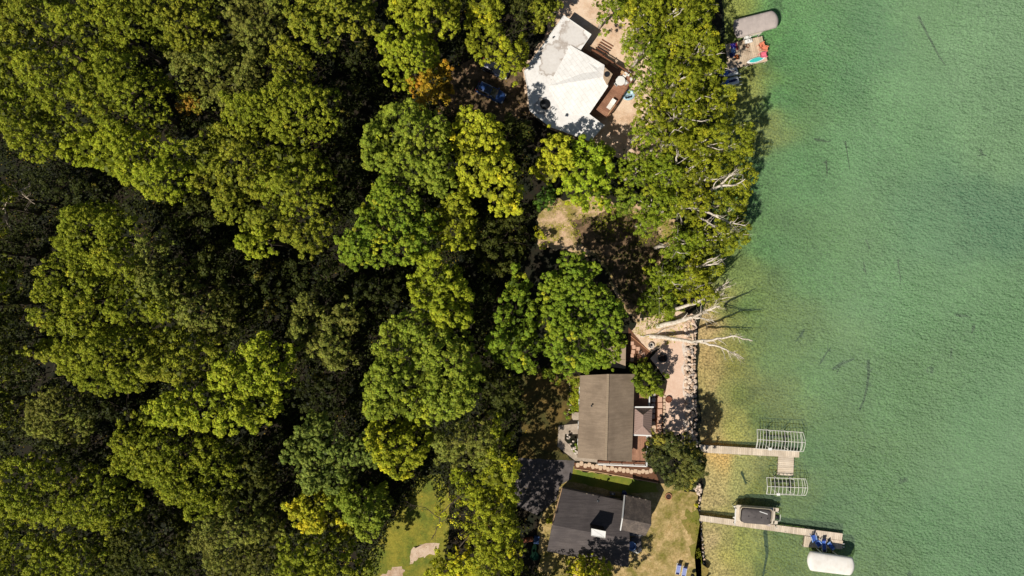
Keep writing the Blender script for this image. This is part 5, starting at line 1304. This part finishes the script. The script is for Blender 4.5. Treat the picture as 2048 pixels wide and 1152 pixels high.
for i, (px, py, r, lb_) in enumerate(((1862, 742, .5, 'dark round weed clump standing alone right of the lake middle'), (1820, 1150 - 0, .3, 'small dark weed clump at the bottom edge of the lake'), (1583, 1078, .7, 'dark weed clump in the shallows left of the end platform'), (1810, 962, .3, 'small weed clump right of the long dock end'), (1802, 965, .25, 'tiny weed clump next to another right of the long dock end'))):
    c = P(px, py, -1); o = thing('weed_clump', lb_, 'water weed', (c[0], c[1], -1.4)); mb = MB(); q = random.Random(i)
    for k in range(26):
        a = q.uniform(0, 6.28); d = r * math.sqrt(q.random()); mb.tube([(d * math.cos(a), d * math.sin(a), 0), (d * math.cos(a) + q.uniform(-.2, .2), d * math.sin(a) + q.uniform(-.2, .2), q.uniform(.3, .7))], [.06, .015], 4)
    mb.build('fronds', 'water_weed', o, world=False)
# ================================================================== TREES
F = 'forest trees west of the houses'
def FT(label, pal, zt, zb, o, style='maple', **k): return tree(label, pal, zt, zb, o, style, group=F, **k)
# ---- north-west forest
FT('green tree filling the top left corner of the forest', 'green', 19, 11, "-60,-30 95,-30 110,40 75,85 20,105 -60,100", 'oak')
FT('olive tree at the top edge, next to the corner tree', 'olive', 20, 12, "105,15 200,-30 268,-10 292,60 255,98 170,95 112,75", 'oak')
FT('olive tree at the left edge, below the corner tree', 'olive', 21, 12, "-50,100 70,92 132,118 155,190 140,262 92,305 45,318 20,292 -10,262 -50,250", 'oak')
FT('broad olive tree in the middle of the sunlit north-west grove', 'olive', 22, 13, "128,102 220,98 290,128 315,190 285,242 222,262 160,245 138,180", 'oak')
FT('olive tree at the lower tip of the sunlit north-west grove', 'bright', 21, 12, "100,300 160,252 240,245 292,268 345,280 372,330 342,388 282,396 230,362 160,332", 'oak')
FT('green tree under the top edge, right of two olive trees', 'green', 19, 11, "272,8 350,-30 420,-20 434,50 396,102 345,122 290,84", 'oak')
FT('grey-green oak right of the sunlit north-west grove', 'grey', 20, 12, "340,108 420,88 500,108 522,160 482,205 400,196 350,164", 'oak')
FT('grey-green oak cut by the top edge left of a dark gap', 'grey', 19, 11, "430,-30 560,-30 558,70 500,112 440,84", 'oak')
FT('sunlit green tree at the top edge above the long dark gap', 'green', 20, 12, "558,-30 745,-30 738,36 692,56 660,100 622,106 580,64")
FT('narrow green tree hanging over the left side of the long dark gap', 'green', 18, 11, "575,62 625,108 612,160 560,172 528,130 545,80", 'oak')
FT('small tree with a red autumn tip among the olive crowns', 'russet', 14, 10, "346,190 372,178 400,195 402,216 372,225 350,212", 'oak', limbs=3)
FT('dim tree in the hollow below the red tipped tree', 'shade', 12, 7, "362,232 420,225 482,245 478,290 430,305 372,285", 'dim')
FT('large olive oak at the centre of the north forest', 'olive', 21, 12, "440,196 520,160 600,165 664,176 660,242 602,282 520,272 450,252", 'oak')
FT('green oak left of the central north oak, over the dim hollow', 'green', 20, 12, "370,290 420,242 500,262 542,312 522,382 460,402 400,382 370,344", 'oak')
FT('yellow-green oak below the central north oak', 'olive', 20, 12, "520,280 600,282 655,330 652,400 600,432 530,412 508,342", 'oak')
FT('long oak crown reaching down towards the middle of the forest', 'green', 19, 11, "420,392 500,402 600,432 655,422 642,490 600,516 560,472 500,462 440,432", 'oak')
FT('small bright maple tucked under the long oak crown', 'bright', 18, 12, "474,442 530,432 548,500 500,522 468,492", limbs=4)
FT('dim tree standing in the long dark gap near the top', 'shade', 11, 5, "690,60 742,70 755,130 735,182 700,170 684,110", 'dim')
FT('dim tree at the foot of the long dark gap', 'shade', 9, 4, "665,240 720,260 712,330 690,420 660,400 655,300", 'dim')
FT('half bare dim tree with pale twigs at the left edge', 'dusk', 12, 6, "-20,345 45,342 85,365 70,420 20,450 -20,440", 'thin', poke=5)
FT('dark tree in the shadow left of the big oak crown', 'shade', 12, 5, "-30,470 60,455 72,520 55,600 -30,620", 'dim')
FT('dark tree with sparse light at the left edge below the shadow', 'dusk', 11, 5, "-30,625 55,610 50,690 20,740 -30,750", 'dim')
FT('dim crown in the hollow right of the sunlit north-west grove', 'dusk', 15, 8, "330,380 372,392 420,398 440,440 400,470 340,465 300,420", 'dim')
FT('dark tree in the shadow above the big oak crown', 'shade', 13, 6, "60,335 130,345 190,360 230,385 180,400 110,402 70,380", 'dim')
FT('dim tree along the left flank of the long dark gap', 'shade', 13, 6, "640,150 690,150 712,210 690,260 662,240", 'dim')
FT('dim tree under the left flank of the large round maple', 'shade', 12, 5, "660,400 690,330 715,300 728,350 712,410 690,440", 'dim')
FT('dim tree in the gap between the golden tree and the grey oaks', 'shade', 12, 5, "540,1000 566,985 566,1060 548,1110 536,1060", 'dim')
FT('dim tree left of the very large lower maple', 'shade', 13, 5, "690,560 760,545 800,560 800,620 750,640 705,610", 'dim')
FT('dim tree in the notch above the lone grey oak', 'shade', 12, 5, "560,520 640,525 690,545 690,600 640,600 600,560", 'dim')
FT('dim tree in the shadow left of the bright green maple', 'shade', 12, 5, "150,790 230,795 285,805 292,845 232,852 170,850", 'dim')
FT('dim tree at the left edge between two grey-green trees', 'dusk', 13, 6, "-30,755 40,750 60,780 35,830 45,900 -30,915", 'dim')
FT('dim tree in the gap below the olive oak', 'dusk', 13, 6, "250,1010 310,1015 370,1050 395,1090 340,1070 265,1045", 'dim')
for i_, (y_, lb_) in enumerate(((395, 'upper tree just outside the left edge'), (500, 'tree just outside the left edge beside the dark hollow'), (610, 'tree just outside the left edge level with the picture middle'), (720, 'tree just outside the left edge below the picture middle'), (830, 'lower tree just outside the left edge'))):
    FT(lb_, 'green', 22, 9, circ(-95, y_, 62, 66, 11, i_ + 40), 'oak')
FT('tree just outside the bottom edge below the green kayak', 'green', 17, 7, "900,1235 980,1215 1040,1240 1030,1330 930,1340", 'oak')
# ---- the big central-left oak and its neighbours
FT('ragged oak top at the upper left of the big forest oak', 'olive', 20, 12, "120,408 198,396 232,440 212,502 160,542 92,522 74,472 108,460", 'oak', poke=2)
FT('left lobe of the big forest oak, facing the dark gap', 'olive', 22, 13, "65,552 90,505 180,522 202,602 182,682 110,692 62,642", 'oak')
FT('top lobe of the big forest oak', 'olive', 22, 14, "188,420 250,442 262,540 332,592 302,652 200,642 176,560 178,480", 'oak')
FT('right lobe of the big forest oak with shaded gaps', 'grey', 19, 10, "292,470 330,462 338,520 382,562 452,642 442,684 370,672 320,622 268,560", 'oak')
FT('lower left lobe of the big forest oak', 'olive', 20, 12, "90,702 200,652 300,662 302,742 262,792 200,792 138,752", 'oak')
FT('lower right lobe of the big forest oak', 'green', 20, 11, "250,682 342,642 432,702 402,762 322,768 258,742", 'oak')
FT('small leafy tree at the lower left foot of the big oak', 'green', 14, 9, "34,702 80,682 142,722 142,752 60,724", limbs=4)
FT('thin shaded tree right of the big oak, speckled with light', 'dusk', 14, 6, "375,485 440,478 470,540 520,600 500,660 455,640 400,560", 'dim')
FT('thin shaded tree between the big oak and the lone grey oak', 'shade', 12, 5, "470,530 560,520 590,570 560,650 520,680 490,640", 'dim')
FT('bright green maple south-east of the big oak', 'bright', 21, 14, "285,802 330,770 400,762 422,720 470,700 512,668 580,700 578,762 556,832 516,872 440,872 400,866 340,882 298,862")
FT('lone grey-green oak standing apart in the dark middle gap', 'grey', 17, 10, "565,632 598,602 610,568 632,610 670,622 700,596 712,642 690,692 690,742 640,742 600,702 578,672", 'oak')
FT('grey-green tree at the left edge of the dim lower forest', 'grey', 15, 9, "38,802 80,780 152,790 168,852 150,902 100,912 48,882", 'oak')
FT('olive oak below the bright green maple', 'olive', 17, 10, "235,852 290,828 342,882 402,885 450,892 462,952 442,1022 370,1046 320,1012 270,982 214,942", 'oak')
FT('dim oak in the shade right of the olive oak', 'dusk', 15, 8, "432,900 502,908 545,965 512,1032 452,1012", 'oak')
FT('olive tree at the left edge of the lower forest', 'olive', 18, 10, "-40,925 70,918 140,950 222,962 262,1012 240,1062 150,1082 60,1062 -40,1062", 'oak')
FT('dusky oak at the bottom edge, left of two grey oaks', 'dusk', 16, 9, "180,1072 260,1030 332,1062 382,1092 362,1190 200,1190", 'oak')
FT('grey-green oak at the bottom edge of the forest middle', 'grey', 16, 9, "390,1022 450,1002 530,1032 552,1092 542,1190 400,1190 378,1082", 'oak')
FT('olive tree filling the bottom left corner', 'olive', 18, 10, "-40,1066 110,1082 202,1092 205,1200 -40,1200", 'oak')
FT('dim tree in the shadow under the bottom left olive trees', 'shade', 10, 4, "150,880 215,900 210,955 150,945 60,925 80,905", 'dim')
FT('dim tree between the bright maple and the blue-green maple', 'shade', 11, 4, "480,865 545,850 565,910 548,985 505,960", 'dim')
FT('dim tree in the narrow gap right of the grey oak', 'shade', 10, 4, "560,760 640,748 700,760 715,820 660,835 590,830", 'dim')
# ---- central maples
FT('tall green maple at the top edge, left of the house drive', 'mixed', 17, 10, "765,-30 922,-30 922,50 862,62 792,46")
FT('green maple above the orange crowned tree', 'bright', 17, 10, "748,92 760,48 792,42 872,60 882,112 852,146 800,168 768,152")
FT('orange-brown crowned tree beside the dirt drive', 'orange', 15, 8, "810,160 850,138 880,106 902,130 906,182 870,204 828,192", 'dense')
FT('yellowish maple at the top edge over the hidden car', 'mixed', 14, 7, "925,-30 1000,-30 1012,60 1062,62 1056,112 1022,142 978,112 930,72", 'oak')
FT('shaded tree at the top edge beside the white roofed house', 'dusk', 11, 5, "1015,-30 1100,-30 1080,30 1050,70 1018,50", 'dim')
FT('bushy green tree at the top edge by the sandy yard', 'green', 9, 3, "1058,-20 1135,-20 1112,30 1085,62 1050,48", 'oak', limbs=4)
FT('large round green maple left of the yellow maple', 'maple', 20.5, 12, "755,198 800,188 852,208 890,240 902,300 912,372 880,402 830,382 768,352 728,332 712,282 722,230")
FT('tall yellow maple beside the dirt drive', 'ygreen', 20.5, 10, "898,212 940,200 1002,230 1022,290 1046,360 1042,422 1002,432 968,392 920,372 893,300")
FT('large green maple in the very middle of the forest edge', 'lush', 19, 11, "662,472 700,442 730,372 770,345 832,380 882,420 872,492 822,532 770,532 720,542 678,520")
FT('yellowing maple touching the large middle maple', 'mixed', 17, 10, "860,402 920,380 952,430 952,480 912,502 858,482")
FT('light green maple below the middle of the picture', 'bright', 18, 11, "810,562 832,510 880,498 922,540 942,600 948,642 902,672 840,642 813,602")
FT('very large green maple in the lower centre', 'maple', 20, 12, "724,772 740,702 762,640 800,618 850,640 902,660 952,690 968,742 962,802 922,842 870,862 800,852 730,842 718,802")
FT('blue-green maple left of the lower centre', 'blue', 17, 9, "558,902 600,828 652,838 672,880 702,880 742,902 748,952 702,948 706,978 660,1002 600,986 572,952")
FT('golden tree below the blue-green maple', 'yellow', 14, 8, "568,1012 600,985 640,1000 690,1030 722,1060 716,1098 660,1082 600,1062 558,1052")
FT('dark green maple right of the golden tree, over the lawn edge', 'maple', 15, 8, "640,1012 702,968 772,990 792,1032 762,1072 722,1092 688,1042", lump=1.2)
FT('olive tree at the bottom edge left of the lawn', 'olive', 16, 9, "548,1102 600,1074 662,1086 722,1112 735,1190 548,1190")
FT('yellow-flecked maple above the dark lawn gap', 'mixed', 17, 10, "728,882 740,848 802,848 862,862 852,932 802,962 758,942 732,912")
FT('grey-green tree at the right end of the lower maples', 'grey', 18, 9, "860,872 930,848 982,828 1000,880 990,930 930,945 872,930", 'oak')
FT('yellow-green tree leaning over the asphalt drive', 'mixed', 20, 9, "985,835 1012,880 1038,930 1030,1000 985,1000 940,960 970,900", 'oak')
FT('thin crowned tree with bare grey limbs over the small lawn', 'ygreen', 14, 8, "866,996 922,982 1002,1008 1032,1062 1022,1140 960,1150 930,1086 876,1046", 'thin', poke=9, bark='bark')
FT('bright green low tree under the thin crowned one', 'bright', 10, 4, "895,945 940,950 1010,1000 1020,1060 960,1040 900,1000", 'oak')
FT('yellow-green tree at the bottom edge beside the gravel path', 'ygreen', 10, 4, "845,1150 862,1125 905,1102 962,1118 965,1190 848,1190", 'oak')
FT('tall yellow-green tree between the driveway and the thin crowned tree', 'mixed', 18, 9, "945,1000 1000,985 1036,1000 1042,1060 1000,1085 955,1060", 'oak')
FT('russet leaved tree in the shade left of the grey house', 'russet', 10, 5, "925,1050 970,1035 1000,1052 985,1085 940,1082", 'thin')
FT('dark green tree at the bottom edge left of the green kayak', 'mixed', 17, 8, "940,1070 1000,1050 1035,1060 1050,1110 1045,1190 955,1190", 'oak')
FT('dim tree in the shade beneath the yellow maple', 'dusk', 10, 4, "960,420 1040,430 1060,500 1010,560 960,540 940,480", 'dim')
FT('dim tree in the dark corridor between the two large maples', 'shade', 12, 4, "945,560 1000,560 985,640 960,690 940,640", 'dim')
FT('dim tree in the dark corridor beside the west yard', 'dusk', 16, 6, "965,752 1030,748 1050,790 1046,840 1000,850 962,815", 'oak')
FT('small dim tree between the yellow maple and the white roofed house', 'dusk', 12, 4, "1010,225 1050,232 1072,262 1060,320 1030,300 1012,260", 'dim')
# ---- around the houses
Hs = 'trees around the houses'
def HT(label, pal, zt, zb, o, style='maple', **k): return tree(label, pal, zt, zb, o, style, name='garden_tree', group=Hs, **k)
HT('bright yellow maple touching the south corner of the white roof', 'ygreen', 13.5, 6, "1058,322 1085,280 1100,246 1150,268 1152,330 1125,358 1082,356", lump=.9)
HT('yellow-green maple right of the bright yellow one', 'spring', 13, 6, "1136,268 1184,266 1228,284 1236,340 1228,382 1246,420 1172,420 1118,384 1126,320", lump=.9)
HT('small dark evergreen at the upper left of the sandy clearing', 'conifer', 8, 2, "1062,402 1075,365 1110,358 1120,390 1112,420 1068,416", 'shrub', limbs=3)
HT('small light green tree between the maple and the shore birches', 'garden', 9, 4, "1214,378 1250,368 1278,400 1268,428 1232,432", limbs=4)
HT('left one of the pair of round maples above the brown roofed house', 'lush', 16, 9, "975,662 1000,602 1012,558 1035,524 1066,570 1078,640 1086,702 1070,752 1022,752 975,722 966,690")
HT('right one of the pair of round maples above the brown roofed house', 'lush', 17, 9, "1074,562 1108,542 1124,494 1152,500 1190,520 1202,560 1232,590 1252,630 1257,690 1236,732 1180,757 1130,752 1092,712 1080,640")
HT('small bushy tree at the lake corner of the brown roof', 'garden', 9, 3, "1266,772 1274,738 1298,724 1322,742 1346,766 1326,792 1290,794", 'dense', limbs=4)
HT('dark bronze-green maple where the T-shaped dock meets the shore', 'bronze', 11.5, 3.0, "1297,930 1308,880 1340,868 1382,876 1420,908 1424,950 1396,986 1350,986 1314,962", 'dense', lump=1.0)
HT('sunlit treetop at the bottom edge below the grey house', 'ygreen', 8.5, 3, "1140,1135 1165,1115 1212,1118 1228,1145 1220,1210 1130,1220", 'oak')
HT('tree mostly below the picture, shading the left of the grey roof', 'dusk', 11, 5, "1040,1160 1085,1152 1125,1175 1120,1260 1040,1260", 'dim')
HT('tree mostly below the picture, shading the right of the grey roof', 'green', 17, 9, "1130,1195 1190,1180 1240,1200 1235,1300 1140,1300", 'oak')
HT('low green bush at the top of the west yard', 'garden', 3.5, 1, "1085,742 1130,738 1150,755 1120,772 1088,765", 'shrub', limbs=3)
# ---- shore birches
B = 'birches leaning over the lake shore'
BIR = [
 (1222, 12, 34, 32, 9, 'birchg', 'small round tree at the top edge between sand and birches'),
 (1290, 22, 46, 48, 14, 'birch', 'birch at the top edge next to the small round tree'),
 (1358, 10, 46, 46, 15, 'birch', 'birch at the top edge in the middle of the shore belt'),
 (1410, 22, 36, 44, 14, 'birch', 'birch at the top edge nearest the lake'),
 (1302, 82, 40, 36, 12, 'birchg', 'birch at the sand edge opposite the deck stairs'),
 (1356, 78, 42, 44, 15, 'birch', 'birch in the second row down, middle of the belt'),
 (1412, 88, 40, 44, 14, 'birch', 'birch across from the shore end of the grey canopy'),
 (1266, 82, 18, 18, 5, 'birchg', 'bushy sprig of a tree jutting onto the sand'),
 (1308, 142, 38, 40, 12, 'birchg', 'birch at the sand edge level with the deck table'),
 (1372, 148, 44, 44, 16, 'birch', 'tall birch level with the deck table, middle of the belt'),
 (1428, 142, 34, 40, 13, 'birch', 'birch leaning over the shore end of the square dock'),
 (1314, 206, 42, 40, 12, 'birch', 'birch at the sand edge beside the pale inflatable'),
 (1382, 214, 44, 42, 16, 'birch', 'tall birch in the widest part of the belt'),
 (1446, 206, 38, 42, 13, 'birch', 'birch covering the farther jet ski'),
 (1292, 258, 36, 34, 10, 'birchg', 'low birch at the foot of the sandy yard'),
 (1350, 276, 44, 40, 14, 'birch', 'birch below the widest part of the belt'),
 (1418, 276, 44, 40, 15, 'birch', 'birch in front of the large tree shadow on the water'),
 (1486, 284, 46, 38, 13, 'birch', 'birch reaching farthest out over the lake'),
 (1278, 340, 40, 42, 10, 'birchg', 'leafy green tree beside the yellow-green maple'),
 (1334, 336, 42, 40, 12, 'birchg', 'birch with bare pale forks above the clearing'),
 (1398, 342, 44, 40, 14, 'birch', 'birch around the upper dead white branches'),
 (1470, 344, 46, 36, 12, 'birch', 'birch overhanging the lake just below the farthest one'),
 (1322, 404, 48, 40, 11, 'birchg', 'broad soft green tree above the shaded clearing'),
 (1398, 404, 44, 38, 13, 'birch', 'birch behind the long white dead limbs'),
 (1472, 402, 44, 40, 11, 'birch', 'birch at the waterline beside the long white dead limbs'),
 (1296, 442, 30, 28, 8, 'birchg', 'low green tree at the edge of the shaded clearing'),
 (1372, 486, 40, 34, 11, 'birchg', 'birch right of the bare patch in the clearing'),
 (1440, 470, 44, 38, 12, 'birch', 'birch below the long white dead limbs'),
 (1480, 462, 30, 30, 9, 'birch', 'thin birch crown out over the water at the belt middle'),
 (1420, 530, 46, 34, 11, 'birch', 'birch above the fork of white dead twigs'),
 (1350, 548, 40, 34, 9, 'birchg', 'green birch at the lower left of the belt'),
 (1322, 596, 44, 36, 7, 'birchg', 'low rounded green tree above the dead fallen trunks'),
 (1398, 578, 46, 34, 9, 'birch', 'birch wrapped around the forked white twigs'),
 (1440, 606, 26, 20, 5, 'birch', 'small sparse birch at the waterline beside the dead trunks'),
]
for i, (px, py, rx, ry, zt, pal, lb_) in enumerate(BIR):
    zt = zt * (0.9 if i in (3, 5) else 1.22)
    zb = max(1.6, zt * .5)
    tree(lb_, pal, zt, zb, circ(px, py, rx * 1.06, ry * 1.06, 12, i + 3, .26), 'birch' if i != 33 else 'thin', name='shore_tree', cat='tree', group=B, bark='birch_bark', lean=(min(2.5, zt * .16) if px > 1330 else .6, 0), lump=.9, limbs=4, poke=2 if px > 1330 else 0)

# ---- dead trees and pale bare limbs
def dead(label, stems, z0, twigs=10, name='dead_tree', m='birch_bark', seed=1, r=.17, grp=None):
    q0 = pts(stems[0][0])[0]; o = thing(name, label, 'dead tree', P(*q0, .6)); rg = random.Random(seed); mb = MB(); tw = MB()
    for s, za, zb_, r0 in stems:
        q = pts(s); n = len(q); pp = [Vector(P(x, y, za + (zb_ - za) * i / (n - 1))) for i, (x, y) in enumerate(q)]
        # refine with slight crookedness
        fine = []
        for a, b in zip(pp, pp[1:]):
            for k in range(4):
                fine.append(a.lerp(b, k / 4) + Vector((rg.uniform(-.09, .09), rg.uniform(-.09, .09), rg.uniform(-.05, .05))) * (1 if k else .3))
        fine.append(pp[-1]); rs = [max(.03, r0 * (1 - .82 * i / (len(fine) - 1))) for i in range(len(fine))]
        mb.tube(fine, rs, 7)
        for k in range(twigs):
            i = rg.randint(len(fine) // 3, len(fine) - 2); d = (fine[i + 1] - fine[i]).normalized()
            v = (d * .9 + Vector((rg.uniform(-1, 1), rg.uniform(-1, 1), rg.uniform(-.3, .8))) * .75).normalized()
            limb(tw, fine[i], v, rg.uniform(.8, 2.2) * (1.2 - .5 * i / len(fine)), max(.025, rs[i] * .5), rg, 1, .3, 2, 5, .6)
    mb.build('trunk', m, o, True)
    if tw.v: tw.build('twigs', m, o, True)
    return o
dead('bare white birch whose two tips reach farthest out over the sandy shallows', [("1299,672 1340,677 1385,684 1425,680 1465,672 1505,682", .8, 7.5, .36), ("1400,684 1440,694 1465,705 1488,718", 3.4, 7, .2)], .8, 15, seed=3)
dead('thick bare white birch trunk sweeping up over the rocks towards the birches', [("1313,652 1350,645 1387,633 1415,620 1440,612", .8, 6, .44), ("1385,634 1405,637 1428,643", 3.5, 6, .2), ("1387,633 1405,626 1412,618", 3.6, 6.5, .18)], .8, 14, seed=4)
dead('bare white birch with a tall fork above the thick trunk', [("1352,618 1385,608 1410,598 1432,580 1458,563", 1.5, 9, .3), ("1405,600 1420,590 1440,578 1462,572", 4.5, 9, .22), ("1408,600 1425,594 1448,586", 4.5, 8, .16)], .8, 14, seed=5)
dead('thin fallen white branch lying on the sand beside the thick trunk', [("1280,673 1310,669 1330,658 1350,654", .95, 1.3, .1)], .8, 5, seed=6)
dead('long white dead limb slanting down through the birches', [("1380,413 1410,422 1440,436 1465,446 1492,452", 9, 13.8, .26), ("1450,441 1462,449 1470,456", 11.3, 12.5, .09)], .8, 7, seed=7)
dead('shorter white dead limb forking below the long one', [("1381,415 1400,434 1425,450 1448,468", 8.5, 12.4, .22), ("1448,468 1460,466 1472,463", 12, 12.5, .07)], .8, 6, seed=8)
dead('forked white dead branches at the left of the upper birches', [("1380,382 1395,370 1412,358 1435,358", 9, 14, .26), ("1393,370 1400,356 1405,342", 10, 14, .14), ("1384,380 1388,370 1387,360", 9.5, 11, .07)], .8, 7, seed=9)
dead('forked white dead branches right of the upper birches', [("1422,380 1440,371 1470,370 1490,358", 11, 15.5, .24), ("1440,371 1460,352 1475,338", 12, 15.5, .17), ("1422,380 1436,360 1450,353", 11, 13.5, .08)], .8, 7, seed=10)
dead('fork of white dead twigs above the lower birches', [("1363,573 1378,562 1392,552", 5, 10, .18), ("1372,565 1380,556 1384,546", 7, 10.5, .12)], .8, 8, seed=11)
dead('pair of slender white dead stems in the lower birches', [("1406,530 1420,522 1434,515", 9, 13, .17), ("1406,531 1425,528 1444,518", 9, 13, .17)], .8, 3, seed=12)
dead('bare grey tree at the very edge of the oak crown, left side', [("5,420 20,395 40,380 60,372", 9, 12, .06), ("10,410 12,440 22,460", 9, 12, .09), ("40,380 52,395 70,408", 11, 14, .08)], .8, 8, m='dead_wood', seed=13)
dead('thin bare pole of a fallen trunk in the dark left gap', [("45,762 90,758 142,752", 2, 4, .08)], .8, 2, m='bark', seed=14)
dead('bare grey branches rising through the thin crown over the lawn', [("880,1020 878,1050 862,1080", 11, 11.5, .12), ("878,1030 905,1005 925,990", 11.5, 13, .08), ("878,1035 850,1015 820,1010", 11.5, 12.5, .07), ("880,1045 915,1030 960,1025", 11.5, 12.5, .05)], .8, 9, m='bark', seed=15)
fb = dead('dead branch fallen into the shallows beside the small sparse birch', [("1448,612 1462,600 1490,588 1512,578", .15, -.6, .12), ("1448,612 1475,618 1505,622", .15, -.6, .1), ("1448,612 1455,625", .2, .05, .08)], .1, 7, m='sunk_wood', seed=16)
for i, (s, lb_) in enumerate((("1322,295 1330,290 1345,290 1322,301", 'pale forked snag above the soft green tree'), ("1352,324 1354,308 1357,302", 'thin upright white stem left of the upper birches'), ("1384,320 1398,314 1410,308", 'short white limb between the upper birches'), ("1385,300 1395,297 1402,295", 'tiny white limb above the short one'), ("1402,112 1405,104 1410,97", 'white twigs showing near the square dock'))):
    q = pts(s); st_ = " ".join(f"{a},{b}" for a, b in q[:3]); dead(lb_, [(st_, 11.5, 15, .16)], .8, 4, seed=30 + i)

# ---- shrubs and plants
def shrub(label, px, py, r, zt, pal, name='shrub', cat='shrub', grp=None, style='shrub', blossoms=0):
    seed = 900 + int(px); rng = np.random.default_rng(seed); root = thing(name, label, cat, P(px, py, .8), 0, grp)
    poly = w2(circ(px, py, r, None, 10, int(px), .2), zt); mb = MB(); rg = random.Random(seed); c = P(px, py, .8)
    for k in range(5): limb(mb, (c[0], c[1], .75), (rg.uniform(-.6, .6), rg.uniform(-.6, .6), 1), (zt - .8) * .9, .025, rg, 0, .2)
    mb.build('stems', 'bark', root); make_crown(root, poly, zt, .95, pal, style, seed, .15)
    for k in range(blossoms):
        a = rg.uniform(0, 6.28); d = r / S * rg.uniform(.1, .9); mb = MB(); mb.blob((c[0] + d * math.cos(a), c[1] + d * math.sin(a), zt + rg.uniform(-.05, .15)), .17, .16, .13, k, .2, 8, 5); mb.build('blossom', 'white_gravel', root, True)
HY = 'white hydrangeas by the concrete path'
for px, py, r, lb_ in ((1135, 873, 6, 'white flowered hydrangea nearest the stoop path'), (1143, 884, 7, 'white flowered hydrangea in the middle of the path bed'), (1148, 895, 6, 'white flowered hydrangea at the lower end of the path bed'), (1151, 903, 4.5, 'smallest white flowered hydrangea, at the roof corner')):
    shrub(lb_, px, py, r, 1.6, 'garden', 'hydrangea', 'shrub', HY, blossoms=5)
for px, py, r, zt, pal, lb_ in ((1148, 770, 11, 1.5, 'garden', 'yellow-green bush at the top of the west flower bed'), (1150, 790, 11, 1.3, 'bright', 'low leafy bush in the middle of the west flower bed'), (1147, 808, 9, 1.3, 'garden', 'low leafy bush beside the curved white stones'), (1132, 834, 10, 1.8, 'lush', 'dark green bush beside the small stoop'), (1146, 822, 6, 1.3, 'lush', 'small bush right above the stoop'),
                                (1082, 466, 12, 2.2, 'ygreen', 'yellow bush at the left edge of the clearing'), (1165, 408, 14, 1.8, 'yellow', 'low yellow bush at the top of the clearing'), (1089, 494, 10, 2.0, 'mixed', 'yellow-green bush below the clearing'), (962, 176, 5, 1.5, 'garden', 'small bush behind the blue car'), (1033, 160, 6, 1.6, 'bright', 'small bright bush at the west corner of the white roof'),
                                (1288, 722, 9, 1.8, 'garden', 'bush at the end of the small stepping stone path'), (1094, 1044, 11, 1.6, 'ygreen', 'sunlit yellow bush left of the grey house'), (1393, 1013, 5, 1.3, 'ygreen', 'tiny bush on the bank above the long dock'), (1344, 632, 12, 1.8, 'birchg', 'low bush behind the thick dead trunk'),
                                (1295, 540, 8, 2.2, 'ygreen', 'yellow sapling beside the shaded clearing'), (1250, 300, 12, 4, 'garden', 'small green sapling below the sandy yard')):
    shrub(lb_, px, py, r, zt, pal)

def scatter_leaves(name, outline, n, zr, pal, size, kind='stuff', seed=5, thr=.45, sc=2.0):
    rng = np.random.default_rng(seed); poly = w2(pts(outline), .8); xs = [p[0] for p in poly]; ys = [p[1] for p in poly]
    x = rng.uniform(min(xs), max(xs), n); y = rng.uniform(min(ys), max(ys), n); k = inside(poly, x, y) & (vnoise(x, y, sc, seed) * .6 + vnoise(x, y, sc * .35, seed + 2) * .4 > thr); x, y = x[k], y[k]
    hgt = vnoise(x, y, 1.3, seed + 3)
    z = .8 + zr[0] + (zr[1] - zr[0]) * hgt * rng.random(len(x)); m = len(x)
    a, b, c, s_ = PALL[pal]; f = rng.random(m)[:, None]; cl_ = (a * (1 - f) + b * f) * rng.uniform(.6, 1.2, m)[:, None]
    o = leaf_mesh(name, np.stack([x, y, z], 1), rng.normal(size=(m, 3)) * .6 + np.array([0, 0, .8]), rng.uniform(*size, m), cl_, rng); tag(o, kind=kind)
    LEAFN[0] += m; return o
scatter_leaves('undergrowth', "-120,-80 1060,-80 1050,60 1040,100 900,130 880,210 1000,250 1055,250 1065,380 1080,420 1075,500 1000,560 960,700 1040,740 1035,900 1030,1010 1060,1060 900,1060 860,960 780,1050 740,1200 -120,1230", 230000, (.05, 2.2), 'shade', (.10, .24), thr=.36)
scatter_leaves('fallen_leaves', "-100,-60 1060,-60 1060,1180 740,1180 -100,1200", 26000, (.02, .1), 'orange', (.05, .12), seed=8, thr=.5)
scatter_leaves('ground_cover', "1215,0 1270,60 1310,200 1340,290 1300,330 1290,420 1350,470 1330,530 1300,600 1290,660 1385,640 1405,580 1415,400 1430,100 1430,-40 1220,-40", 45000, (.03, 1.1), 'birchg', (.06, .15), seed=9, thr=.4)
scatter_leaves('clearing_scrub', "1120,430 1230,415 1330,440 1340,520 1290,610 1265,640 1240,600 1200,520 1130,490", 16000, (.02, .5), 'dusk', (.05, .13), seed=31, thr=.5, sc=1.5)
scatter_leaves('dry_grass', "1082,425 1110,400 1180,402 1270,420 1340,450 1345,480 1300,500 1200,460 1130,480 1085,490", 9000, (.01, .3), 'ygreen', (.04, .1), seed=12, thr=.5, sc=1.2)
scatter_leaves('scrub_grass', "1265,665 1280,640 1330,622 1380,630 1384,680 1330,690", 6000, (.01, .3), 'ygreen', (.04, .1), seed=14, thr=.52, sc=1.0)
scatter_leaves('bank_grass', "1380,1020 1392,1012 1394,1040 1399,1090 1409,1156 1400,1160 1388,1090 1378,1050", 5000, (.01, .16), 'green', (.04, .08), seed=15, thr=.54, sc=.8)
scatter_leaves('garden_plants', "1136,760 1162,756 1160,822 1144,822 1148,800 1143,776", 3500, (.05, .6), 'bright', (.06, .13), seed=21, thr=.4, sc=1.0)
print('LEAVES', LEAFN[0])
